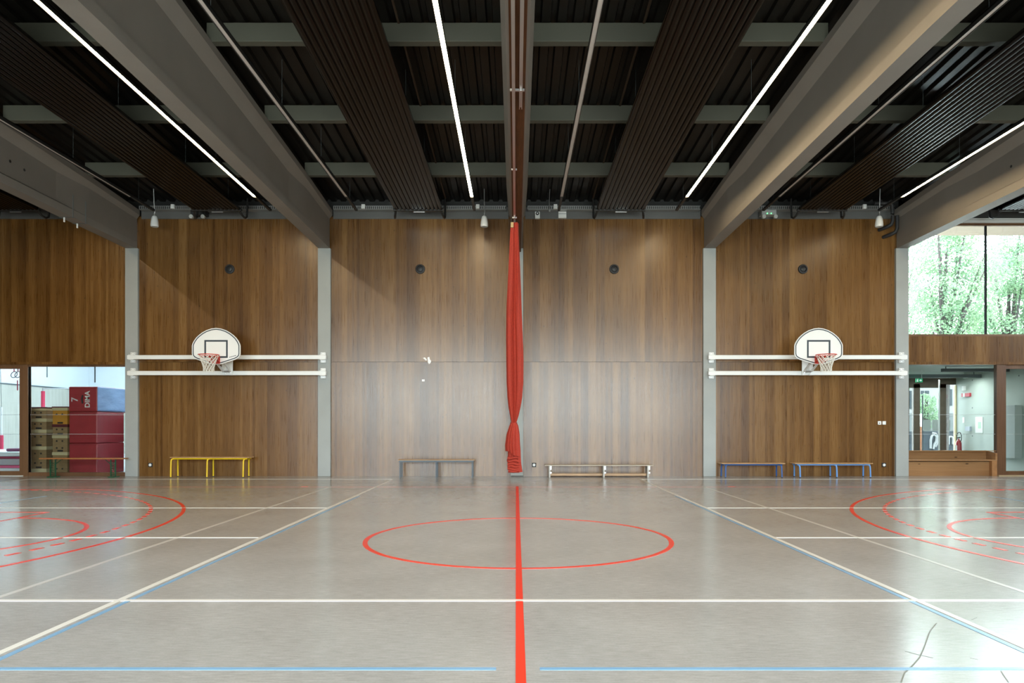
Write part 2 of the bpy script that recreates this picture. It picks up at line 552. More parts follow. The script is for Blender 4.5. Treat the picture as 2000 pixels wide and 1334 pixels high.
line([[(-4.02, 15.34), (-4.02, -0.9)], [(4.07, 15.34), (4.07, -0.9)]], lw, LGREY, 'pale_lines', 1)
red = [[(-13, 15.2), (13, 15.2)]]
line(red, 0.012, LRED, 'thin_red_line', 0)
line([[(-4.66, 15.28), (-4.52, 15.28)], [(4.60, 15.28), (4.74, 15.28)]], 0.07, LRED, 'red_tick', 2)
red = [[(XC, 15.3), (XC, -1.2)], circ(XC, 8.34, 1.775)]
for s in (-1, 1):
    cx = XC + s * 11.43
    a0, a1 = (-68, 68) if s < 0 else (112, 248)
    c = circ(cx, 8.35, 6.75, a0, a1)
    red.append([(XC + s * 13, c[0][1])] + c + [(XC + s * 13, c[-1][1])])
    fx = XC + s * 7.2
    red.append(circ(fx, 8.35, 1.78, -90 if s < 0 else 90, 90 if s < 0 else 270))
    red += [[(XC + s * 13, 10.8), (fx, 10.8), (fx, 10.79), (fx, 5.9), (XC + s * 13, 5.9)]]
line(red, 0.055, LRED, 'basketball_lines', 3)
das = []
for s in (-1, 1):
    cx = XC + s * 11.43
    for i in range(64):
        a = -87 + i * 174 / 63
        if s > 0: a = 180 + a
        das.append(circ(cx, 8.35, 6.28, a - 0.72, a + 0.72, 4))
line(das, 0.055, LRED, 'dashed_red_line', 3)
# scuff marks
def fp(px, py):
    y = F * CH / (py - HY)
    return (X(px, y), y)
sc = MB()
for pts in ([(1829, 1217), (1815, 1235), (1806, 1262), (1796, 1285), (1778, 1305), (1766, 1315), (1760, 1333)], [(1955, 1311), (1962, 1322), (1970, 1333)],
            [(1768, 1272), (1790, 1278), (1822, 1285)], [(1898, 1210), (1907, 1206)], [(1895, 1285), (1910, 1288)],
            [(662, 1052), (674, 1053)], [(895, 996), (912, 997)], [(1300, 1020), (1330, 1021)]):
    sc.strip([fp(*p) for p in pts], 0.008, 0.0, 0.0011)
sc.build('scuff_marks', mat('scuff', (0.16, 0.17, 0.15), 0.5), fl)

# ------------------------------------------------------------------ far wall
m = MB()
T = 0.22
for k in range(2, 6):                              # four wooden bays
    x0, x1 = XK[k] + 0.17, XK[k + 1] - 0.17
    m.box(x0, x1, D, D + T, 0, 2.979)
    m.box(x0, x1, D, D + T, 2.991, 6.72)
    m.box(x0 - 0.17, x1 + 0.17, D + 0.05, D + T, 0, 6.8)
m.box(XL, XK[2] - 0.16, D, D + T, 2.918, 6.72)
m.box(XK[6] + 0.17, XR, D, D + T, 2.918, 3.66)
struct(m.build('wall_far', WOOD))
m = MB()
for k in range(0, 8):
    if k < 6: m.box(XK[k] + 0.22, XK[k + 1] - 0.22, D + 0.01, D + 0.3, 6.725, 7.03)
m.box(XL, XR, D + 0.12, D + 0.3, 7.0, 7.45, 1)
m.box(XL, XK[6], D + 0.08, D + 0.3, 6.6, 7.0, 1)
m.box(XK[6], XR, D + 0.12, D + 0.3, 6.66, 7.3)
m.box(XK[6], XR, D - 0.02, D + 0.12, 6.62, 6.69, 2)
m.box(XK[6], XR, D + 0.0, D + 0.12, 6.70, 6.745, 2)
struct(m.build('trim_1', [STRIPC, BLACK, WHITE]))
# the other three walls
m = MB()
m.box(XL - 0.2, XL, YB - 0.2, D + 0.3, 0, 8.2)
struct(m.build('wall_left', WOOD))
m = MB()
m.box(XR, XR + 0.2, YB - 0.2, D + 0.3, 0, WZ0)
m.box(XR, XR + 0.2, YB - 0.2, D + 0.3, WZ1, 8.2)
m.box(XR, XR + 0.2, YB - 0.2, 8.5, WZ0, WZ1); m.box(XR, XR + 0.2, D - 0.1, D + 0.2, WZ0, WZ1)
struct(m.build('wall_right', WOOD))
m = MB()
m.box(XL, XR, YB - 0.2, YB, 0, NZ0)
m.box(XL, XR, YB - 0.2, YB, NZ1, 8.2)
m.box(XL, -10.1, YB - 0.2, YB, NZ0, NZ1)
m.box(10.1, XR, YB - 0.2, YB, NZ0, NZ1)
for k in (3, 4, 5): m.box(XK[k] - 0.12, XK[k] + 0.12, YB - 0.2, YB, NZ0, NZ1)
struct(m.build('wall_near', WOOD))

# ------------------------------------------------------------------ ceiling deck
m = MB()
ys = [YB - 0.2, YR, D + 0.3]
x = XL
pitch = 0.25
prof = []
while x < XR:
    prof += [(x, 0.0), (x + 0.13, 0.0), (x + 0.155, 0.055), (x + 0.225, 0.055)]
    x += pitch
n = len(prof)
vv, ff = [], []
for y in ys:
    zz = deck_z(y) if y != ys[0] else deck_z(YB - 0.2)
    for px_, dz in prof: vv.append((px_, y, zz + dz))
for j in range(2):
    for i in range(n - 1): ff.append((j * n + i, j * n + i + 1, (j + 1) * n + i + 1, (j + 1) * n + i))
m.add(vv, ff)
# roof build-up above the sheet so that no sky shines through
for a, b in ((0, 1), (1, 2)):
    v = []
    for y in (ys[a], ys[b]):
        for z in (0.06, 0.25):
            for x in (XL - 0.2, XR + 0.2): v.append((x, y, deck_z(y) + z))
    m.add(v, [(0, 1, 3, 2), (4, 6, 7, 5), (0, 4, 5, 1), (2, 3, 7, 6), (0, 2, 6, 4), (1, 5, 7, 3)])
struct(m.build('ceiling', DECK))

# ------------------------------------------------------------------ columns and beams
COLN = {2: 'grey concrete column between the gym glazing and the left hoop bay', 3: 'grey concrete column right of the left hoop, under its beam',
        4: 'grey concrete column half hidden behind the red curtain', 5: 'grey concrete column left of the right hoop, under its beam',
        6: 'grey concrete column between the right hoop bay and the tall window'}
for k in range(1, 8):
    x = XK[k]
    if k in COLN:
        c = MB().box(x - 0.165, x + 0.165, D - 0.07, D + 0.2, 0, 5.945).build('concrete_column', COLC, bevel=0.008)
        tag(c, COLN[k], 'column', 'concrete columns along the far wall')
BEAMN = {2: 'tapered concrete roof beam nearest the left picture edge', 3: 'pale concrete roof beam above the column right of the left hoop',
         4: 'concrete roof beam in the middle, clad below with a brown board', 5: 'concrete roof beam lit warm on one face, left of the right hoop',
         6: 'concrete roof beam with a bright underside by the tall window'}
def beam_mesh(xc):
    secs = []
    YS = [YB, 1.0, YR, 12.0, 15.2, 16.3, D - 0.06]
    for y in YS:
        w = 0.085 if y < 15.5 else 0.143
        zb, zt = beam_bot(y), beam_top(y)
        if y > 15.5: fl_ = 0.245 - (y - 16.3) / 2.1 * 0.03
        else: fl_ = 0.245
        hb = 0.17
        p = [(-0.145, zb), (0.145, zb), (0.145, zb + hb), (w, zb + hb + (0.05 if w < 0.1 else 0.005)), (w, zt - 0.29 if w < .1 else zt - 0.23), (fl_, zt - 0.13), (fl_, zt),
             (-fl_, zt), (-fl_, zt - 0.13), (-w, zt - 0.29 if w < .1 else zt - 0.23), (-w, zb + hb + (0.05 if w < 0.1 else 0.005)), (-0.145, zb + hb)]
        secs.append([(xc + a, y, b) for a, b in p])
    m = MB(); n = len(secs[0])
    v = [q for s in secs for q in s]
    f = [tuple(range(n)), tuple((len(secs) - 1) * n + i for i in range(n))[::-1]]
    for j in range(len(secs) - 1):
        for i in range(n): f.append((j * n + i, j * n + (i + 1) % n, (j + 1) * n + (i + 1) % n, (j + 1) * n + i))
    return m.add(v, f)
beams = {}
for k in range(1, 8):
    b = beam_mesh(XK[k]).build('roof_beam', BEAMC)
    beams[k] = b
    if k in BEAMN: tag(b, BEAMN[k], 'beam', 'concrete roof beams')
    else: tag(b, 'concrete roof beam beyond the %s edge of the picture' % ('left' if k < 4 else 'right'), 'beam', 'concrete roof beams')
# small dark holes in two beam webs
def web_hole(k, px, py, side):
    x = XK[k] + side * 0.087
    y = x * F / (px - PX)
    z = Z(py, y)
    MB().lathe([(0.028, 0.0), (0.028, side * 0.006)], (x, y, z), 'x', 12).build('cast_hole', BLACK, beams[k])
for px, py in ((19.5, 315), (47.5, 332)): web_hole(2, px, py, 1)
for px, py in ((1975, 325), (1882, 373), (1859, 385)): web_hole(6, px, py, -1)
# straps around the left beam
for px, py in ((130, 430), (155, 444)):
    y = -4.87 * 0 + (XK[2] + 0.145) * F / (px + 12 - PX)
    zb = beam_bot(y)
    m = MB()
    m.obox((XK[2] + 0.152, y, zb - 0.02), (XK[2] + 0.152, y, zb + 0.5), 0.012, 0.004, up=(0, 1, 0))
    m.obox((XK[2] - 0.152, y, zb - 0.006), (XK[2] + 0.152, y, zb - 0.006), 0.02, 0.006)
    s = m.build('beam_strap', GREYL)
    tag(s, 'thin metal strap around the leftmost beam, %s' % ('nearer the camera' if px < 140 else 'nearer the wall'), 'strap', 'straps on the left beam')
    MB().box(XK[2] - 0.055, XK[2] - 0.03, y - 0.012, y + 0.012, zb - 0.11, zb - 0.01).build('white_clip', WHITEP, s)

# brown board and tracks under the centre beam
bx = XK[4]
def bb(y): return beam_bot(y)
m = MB()
v = []
for y in (YB, YR, D - 0.075):
    for a in (-0.105, 0.105):
        for dz in (-0.10, 0.0): v.append((bx + a, y, bb(y) + dz))
f = []
for j in (0, 4):
    f += [(j, j + 4, j + 6, j + 2), (j + 1, j + 3, j + 7, j + 5), (j, j + 1, j + 5, j + 4), (j + 2, j + 6, j + 7, j + 3)]
f += [(0, 2, 3, 1), (8, 9, 11, 10)]
m.add(v, f)
tag(m.build('wooden_beam_board', BROWNB), 'long brown wooden board fixed under the middle beam', 'board')
def track(xo, y0, y1, label):
    ys_ = [y0, min(max(YR, y0), y1), y1]
    m = MB()
    for xx in (xo - 0.017, xo + 0.017):
        m.obox((xx, y0, bb(y0) - 0.125), (xx, YR, bb(YR) - 0.125), 0.010, 0.035)
        m.obox((xx, YR, bb(YR) - 0.125), (xx, y1, bb(y1) - 0.125), 0.010, 0.035)
    m.obox((xo, y0, bb(y0) - 0.108), (xo, y1, bb(y1) - 0.108), 0.04, 0.008)
    t = m.build('curtain_track', STEEL)
    tag(t, label, 'curtain track', 'tracks under the middle beam')
    for yy in (9.6, 12.5, 15.3):
        if yy < y1 + 0.1: MB().obox((xo - 0.05, yy, bb(yy) - 0.13), (xo + 0.05, yy, bb(yy) - 0.13), 0.03, 0.03).build('track_clamp', STEEL, t)
track(-0.035, YB + 0.1, 15.75, 'slim steel track under the middle beam that carries the curtain')
track(0.065, YB + 0.1, 10.15, 'short steel track beside the curtain track, ending halfway')

# ------------------------------------------------------------------ purlins
bayname = {1: 'in the bay at the left edge', 2: 'above the left hoop bay', 3: 'in the bay just left of the middle beam', 4: 'in the bay just right of the middle beam', 5: 'above the right hoop bay', 6: 'in the bay at the right edge'}
rowname = {0: 'nearest', 1: 'middle', 2: 'farthest'}
for r, yf in enumerate((11.13, 13.66, 16.23)):
    for k in range(1, 7):
        y0, y1 = yf - 0.15, yf
        zb = beam_top(yf)
        o = MB().box(XK[k] + 0.17, XK[k + 1] - 0.17, y0, y1, zb - 0.004, zb + 0.29).build('concrete_purlin', PURC, bevel=0.008)
        tag(o, '%s of the three dark concrete purlins %s' % (rowname[r], bayname[k]), 'purlin', 'concrete purlins under the roof deck')
for yf in (8.6, 6.1, 3.6, 1.0):
    for k in range(1, 7):
        zb = beam_top(yf)
        o = MB().box(XK[k] + 0.17, XK[k + 1] - 0.17, yf - 0.15, yf, zb - 0.01, zb + 0.28).build('concrete_purlin', PURC)
        tag(o, 'concrete purlin overhead nearer than the picture shows', 'purlin', 'concrete purlins overhead')
# thin brown battens on the deck
for x, nm in ((-1.83, 'left'), (1.99, 'right')):
    m = MB()
    cuts = [YB + 0.2, 1.0 - 0.15, 1.0, 3.45, 3.6, 5.95, 6.1, YR, YR, 8.45, 8.6, 10.98, 11.13, 13.51, 13.66, 16.08, 16.23, D - 0.05]
    for a, b in zip(cuts[::2], cuts[1::2]):
        a, b = a + 0.01, b - 0.01
        m.obox((x, a, deck_z(a) - 0.02), (x, b, deck_z(b) - 0.02), 0.035, 0.03)
    tag(m.build('brown_conduit', mat('conduit_brown', (0.045, 0.027, 0.014), 0.6)), 'thin brown conduit on the dark deck %s of the middle beam' % nm, 'conduit', 'brown conduits on the deck')

# ------------------------------------------------------------------ radiant panels and linear lights
def panel_z(y): return 6.67 + 0.0109 * (D - y)
def radiant_panel(k, label):
    xc = (XK[k] + XK[k + 1]) / 2 + 0.06
    y0, y1 = YB + 0.8, 17.5
    root = empty('radiant_panel', (xc, y1, panel_z(y1)), label, 'ceiling panel', 'dark ribbed radiant panels')
    m = MB()
    nr = 12
    w = 1.20 / nr
    pr = []
    for i in range(nr):
        x0 = -0.6 + i * w
        pr.append((x0, 0.028))
        pr.append((x0 + 0.018, 0.028))
        for q in range(9):
            t = -1 + q / 4
            pr.append((x0 + w / 2 + 0.009 + t * (w / 2 - 0.0105), 0.010 - 0.014 * (1 - abs(t) ** 2.6)))
    pr.append((0.6, 0.028)); pr += [(0.6, 0.06), (-0.6, 0.06)]
    n = len(pr)
    v = []
    for y in (y0, y1):
        for a, b in pr: v.append((a, y - y1, b + panel_z(y) - panel_z(y1)))
    f = [(i, (i + 1) % n, n + (i + 1) % n, n + i) for i in range(n)]
    m.add(v, f)
    m.build('ribbed_sheet', PANELM, root, smooth=True)
    m = MB(); m.tube([(-0.62, 0.02, 0.01), (0.62, 0.02, 0.01)], 0.035, 12); m.build('end_header', BLACK, root, smooth=True)
    for s in (-1, 1):
        m = MB(); m.tube([(s * 0.56, 0.03, 0.0), (s * 0.60, 0.12, -0.10), (s * 0.62, 0.24, -0.13), (s * 0.63, 0.33, -0.08), (s * 0.63, 0.36, 0.10), (s * 0.63, 0.37, 0.40)], 0.026, 10)
        m.build('feed_pipe', BLACK, root, smooth=True)
    m = MB(); m.box(-0.12, 0.16, 0.0, 0.02, -0.055, -0.035); m.build('bright_clip', STEEL, root)
    for yy in (9.4, 12.3, 14.8, 17.0):
        for s in (-1, 1):
            m = MB(); zt = deck_z(yy) - panel_z(y1)
            m.tube([(s * 0.5, yy - y1, 0.06 + panel_z(yy) - panel_z(y1)), (s * 0.5, yy - y1, zt)], 0.0025, 5)
            m.build('hanger_wire', GREYL, root)
    return root
PN = {1: 'dark ribbed radiant panel in the unlit bay at the left edge', 2: 'dark ribbed radiant panel above the left hoop', 3: 'dark ribbed radiant panel just left of the middle beam',
      4: 'dark ribbed radiant panel just right of the middle beam', 5: 'ribbed radiant panel above the right hoop, shining silver', 6: 'bright ribbed radiant panel before the tall window'}
for k in PN: radiant_panel(k, PN[k])

def linear_light(x, lit, label):
    def panel_z(y): return 6.69 + (0.0109 * (D - y) if lit else 0.0) - (0.02 if lit else 0.0)
    y0, y1 = YB + 0.6, 16.55
    L = y1 - y0
    root = empty('linear_light', (x, y1, panel_z(y1)), label, 'ceiling light', 'linear ceiling lights')
    dz = panel_z(y0) - panel_z(y1)
    m = MB()
    for a, b, c, d in ((-0.040, -0.033, 0.0, 0.07), (0.033, 0.040, 0.0, 0.07), (-0.040, 0.040, 0.055, 0.07)):
        v = [(a, -L, c + dz), (b, -L, c + dz), (b, -L, d + dz), (a, -L, d + dz), (a, 0, c), (b, 0, c), (b, 0, d), (a, 0, d)]
        m.add(v, [(0, 1, 2, 3), (7, 6, 5, 4), (0, 4, 5, 1), (1, 5, 6, 2), (2, 6, 7, 3), (3, 7, 4, 0)])
    m.box(-0.04, 0.04, 0.0, 0.01, 0.0, 0.07)
    m.build('housing', BLACK, root)
    m = MB()
    v = [(-0.033, -L, 0.016 + dz), (0.033, -L, 0.016 + dz), (0.033, 0, 0.016), (-0.033, 0, 0.016)]
    m.add(v, [(0, 1, 2, 3)])
    v = [(q[0], q[1], q[2] + 0.01) for q in v]
    m.add(v, [(0, 1, 2, 3)])
    m.build('diffuser', LIT if lit else UNLIT, root)
    m = MB(); m.obox((0, 0.01, 0.035), (0, 1.05, 0.02), 0.06, 0.05); m.build('end_carrier', BLACK, root)
    for yy in (9.2, 12.0, 14.4, 16.9):
        m = MB(); zz = panel_z(yy) - panel_z(y1)
        m.tube([(0, yy - y1, zz + 0.05), (0, yy - y1, deck_z(yy) - panel_z(y1))], 0.0025, 5)
        m.build('hanger_wire', GREYL, root)
    return root
for k in (1, 2, 3, 4, 5, 6):
    c = (XK[k] + XK[k + 1]) / 2
    linear_light(c + {2: -1.55, 3: -1.5, 4: -1.46, 5: -1.37}.get(k, -1.45), False, 'unlit pale linear ceiling light ' + {1: 'beyond the leftmost beam', 6: 'beyond the window beam', 2: 'beside the leftmost beam', 3: 'left of the panel left of the middle beam', 4: 'between the middle beam and a panel', 5: 'right of the warm lit beam'}[k])
    linear_light(c + {2: 1.37, 3: 1.45, 4: 1.48, 5: 1.52}.get(k, 1.45), True, 'glowing warm linear ceiling light ' + {1: 'hidden behind the leftmost beam', 6: 'beyond the right picture edge', 2: 'at far left, left of a pale beam', 3: 'just left of the middle beam', 4: 'left of the warm lit beam', 5: 'at far right, beside the window beam'}[k])

# ------------------------------------------------------------------ cable trays, junction boxes and other things near the wall head
for k in (2, 3, 4, 5):
    x0, x1 = XK[k] + 0.28, XK[k + 1] - 0.28
    m = MB()
    m.box(x0, x1, D - 0.22, D - 0.21, 6.985, 7.0); m.box(x0, x1, D - 0.22, D - 0.21, 6.905, 6.915)
    m.box(x0, x1, D - 0.21, D - 0.0, 6.905, 6.912)
    n = int((x1 - x0) / 0.05)
    for i in range(n):
        xx = x0 + i * (x1 - x0) / n
        m.box(xx, xx + 0.022, D - 0.22, D - 0.21, 6.915, 6.985)
    tag(m.build('cable_tray', GALV), 'perforated metal cable tray ' + {2: 'over the left hoop bay', 3: 'left of the middle beam', 4: 'right of the middle beam', 5: 'over the right hoop bay'}[k], 'cable tray', 'cable trays at the wall head')
for px, nm in ((336, 'over the left hoop'), (709, 'left of the panel left of the curtain'), (933, 'above the pendant speaker left of the curtain'), (1085, 'just left of the white control box'), (1690, 'left of the speaker near the tall window')):
    x = X(px, 18.1)
    tag(MB().box(x - 0.045, x + 0.045, D - 0.29, D - 0.22, 6.91, 7.02).build('junction_box', WHITEP, bevel=0.006), 'small white junction box %s' % nm, 'junction box', 'junction boxes on the tray')
# round wall nozzles
for px, nm in ((449, 'above the left hoop'), (821, 'left of the curtain'), (1199.5, 'right of the curtain'), (1568, 'above the right hoop')):
    x = X(px, D)
    root = empty('wall_nozzle', (x, D, 5.41), 'round black air nozzle in the wood wall ' + nm, 'air nozzle', 'round black nozzles')
    MB().lathe([(0.125, 0.0), (0.125, -0.02), (0.115, -0.035), (0.09, -0.04), (0.075, -0.012), (0.075, -0.008)], (0, 0, 0), 'y', 32).build('outer_ring', BLACKR, root, smooth=True)
    MB().lathe([(0.055, -0.012), (0.055, -0.035), (0.03, -0.045), (0.018, -0.045)], (0, 0, 0), 'y', 24).build('inner_cone', BLACK, root, smooth=True)
# pendant speakers
for px, nm in ((302, 'beside the leftmost beam'), (946, 'left of the middle beam'), (1717, 'near the tall window')):
    y = 17.7
    x = X(px, y)
    root = empty('pendant_speaker', (x, y, 6.32), 'white bell-shaped pendant loudspeaker hanging ' + nm, 'speaker', 'white pendant speakers')
    MB().lathe([(0.0, 0.005), (0.085, 0.0), (0.095, 0.015), (0.098, 0.05), (0.088, 0.14), (0.072, 0.22), (0.055, 0.26), (0.03, 0.28), (0.0, 0.285)], (0, 0, 0), 'z', 28).build('bell_body', WHITEP, root, smooth=True)
    MB().lathe([(0.082, -0.004), (0.082, 0.004)], (0, 0, 0), 'z', 24).build('grille', mat('speaker_grille', (0.45, 0.46, 0.45), 0.6), root)
    MB().tube([(0, 0, 0.28), (0.01, -0.01, 0.40), (0, -0.03, 0.60), (0, -0.05, deck_z(y) - 6.32)], 0.012, 8).build('hanging_rod', STEEL, root, smooth=True)
    MB().obox((0, 0, 0.285), (0, 0, 0.34), 0.05, 0.02).build('clamp', STEEL, root)
x = X(1073, 17.7)
root = empty('hanging_rod_hook', (x, 17.7, 6.73), 'bare hanging metal rod between alarm sounder and white box', 'rod')
MB().tube([(0, 0, 0.0), (0.0, 0.0, 0.30), (0.01, -0.03, deck_z(17.7) - 6.73)], 0.010, 8).build('rod', STEEL, root)
MB().lathe([(0.025, -0.03), (0.03, 0.0), (0.025, 0.03)], (0, 0, 0), 'z', 12).build('end_knob', GALV, root)
# devices on the concrete strip
x = X(1049.5, D)
root = empty('alarm_sounder', (x, D, 6.81), 'white alarm sounder with dark round horn right of the curtain', 'alarm')
MB().box(-0.065, 0.065, -0.07, 0.01, -0.09, 0.09).build('case', WHITEP, root, bevel=0.012)
MB().lathe([(0.045, -0.085), (0.045, -0.07)], (0, 0, 0.035), 'y', 20).build('horn', BLACK, root)
MB().lathe([(0.018, -0.095), (0.018, -0.084)], (0, 0, 0.035), 'y', 16).build('horn_centre', WHITEP, root)
x = X(1098, D)
root = empty('control_box', (x, D, 6.815), 'white rectangular box on the strip under the unlit light', 'box')
MB().box(-0.105, 0.105, -0.08, 0.01, -0.085, 0.085).build('case', WHITEP, root, bevel=0.008)
MB().box(-0.1, 0.1, -0.085, -0.079, 0.015, 0.025).build('cover_seam', GREYL, root)
for px, led, nm in ((1504, True, 'with green lights over the right hoop bay'), (384, False, 'over the left hoop')):
    x = X(px, 18.1)
    root = empty('emergency_light', (x, 18.2, 6.765), 'twin-headed emergency light ' + nm, 'emergency light', 'twin emergency lights')
    MB().box(-0.19, 0.19, -0.04, 0.19, 0.0, 0.13).build('case', mat('emg_case', (0.42, 0.44, 0.44), 0.4) if led else BLACKR, root, bevel=0.01)
    for s in (-1, 1):
        MB().lathe([(0.05, -0.06), (0.055, -0.03), (0.04, 0.04), (0.02, 0.06)], (s * 0.15, -0.04, -0.06), 'y', 18).build('lamp_head', mat('lamp_head_glass', (0.55, 0.56, 0.54), 0.3), root, smooth=True)
    if led:
        for dx, dz in ((-0.05, 0.03), (0.05, 0.03)):
            MB().lathe([(0.014, -0.05), (0.014, -0.04)], (dx, 0, dz), 'y', 12).build('indicator', LEDG, root)
# insulated pipes beside the window beam
root = empty('insulated_pipes', (9.85, 18.2, 6.3), 'pair of black insulated pipes bending down beside the window beam', 'pipes')
for dx, zb in ((-0.10, 6.46), (0.01, 6.27)):
    x = X(1752, 18.1) + dx - 9.85 - 0.02
    pts = [(x, -0.12, 0.42), (x, -0.12, 0.35), (x, -0.12, zb - 6.3 + 0.12), (x - 0.03, -0.10, zb - 6.3 + 0.03), (x - 0.10, -0.05, zb - 6.3 - 0.01), (x - 0.2, 0.19, zb - 6.3 - 0.03)]
    MB().tube(pts, 0.045, 14).build('pipe', BLACKR, root, smooth=True)
root = empty('insulated_pipes', (9.5, 18.2, 6.9), 'black insulated pipe manifold behind the speaker near the window', 'pipes')
MB().tube([(-0.3, -0.11, 0.14), (0.10, -0.11, 0.14), (0.17, -0.11, 0.08), (0.17, -0.11, -0.14)], 0.045, 12).build('pipe', BLACKR, root, smooth=True)
# wall discs low on the wall
for px, nm in ((294, 'left of the yellow bench'), (1043, 'right of the curtain foot'), (1726, 'right of the light blue bench')):
    x = X(px, D)
    root = empty('wall_socket', (x, D, Z(908, D)), 'black square socket with white round centre ' + nm, 'socket', 'low wall sockets')
    MB().box(-0.055, 0.055, -0.02, 0.005, -0.055, 0.055).build('plate', BLACKR, root, bevel=0.006)
    MB().lathe([(0.034, -0.03), (0.036, -0.018)], (0, 0, 0), 'y', 20).build('round_cap', WHITEP, root)
for px, dot in ((1717.5, True), (1726.5, False)):
    x = X(px, D)
    root = empty('light_switch', (x, D, Z(826, D)), 'white square switch %s by the right column' % ('with a dark centre' if dot else 'plain, right one of the pair,'), 'switch', 'switches near the right column')
    MB().box(-0.045, 0.045, -0.015, 0.005, -0.045, 0.045).build('plate', WHITEP, root, bevel=0.005)
    if dot: MB().lathe([(0.015, -0.018), (0.015, -0.012)], (0, 0, -0.005), 'y', 14).build('lock', BLACK, root)
# paper scraps
for pts, nm in (([(826, 699), (830, 698), (834, 703), (832, 704.5)], 'small slanted white paper scrap on the wall seam, left one'),
                ([(835, 698), (838.6, 697), (839.5, 702), (842, 705), (841, 709), (838, 711), (835.8, 708)], 'torn white paper scrap across the wall seam, larger one'),
                ([(824, 741), (829.5, 741), (829.5, 745), (824, 745)], 'tiny white square label below the torn paper scraps')):
    poly = [(X(a, D), Z(b, D)) for a, b in pts]
    tag(MB().prism(poly[::-1], D - 0.004, D + 0.001).build('paper_scrap', mat('paper', (0.88, 0.89, 0.90), 0.6)), nm, 'paper scrap', 'paper scraps on the wall')

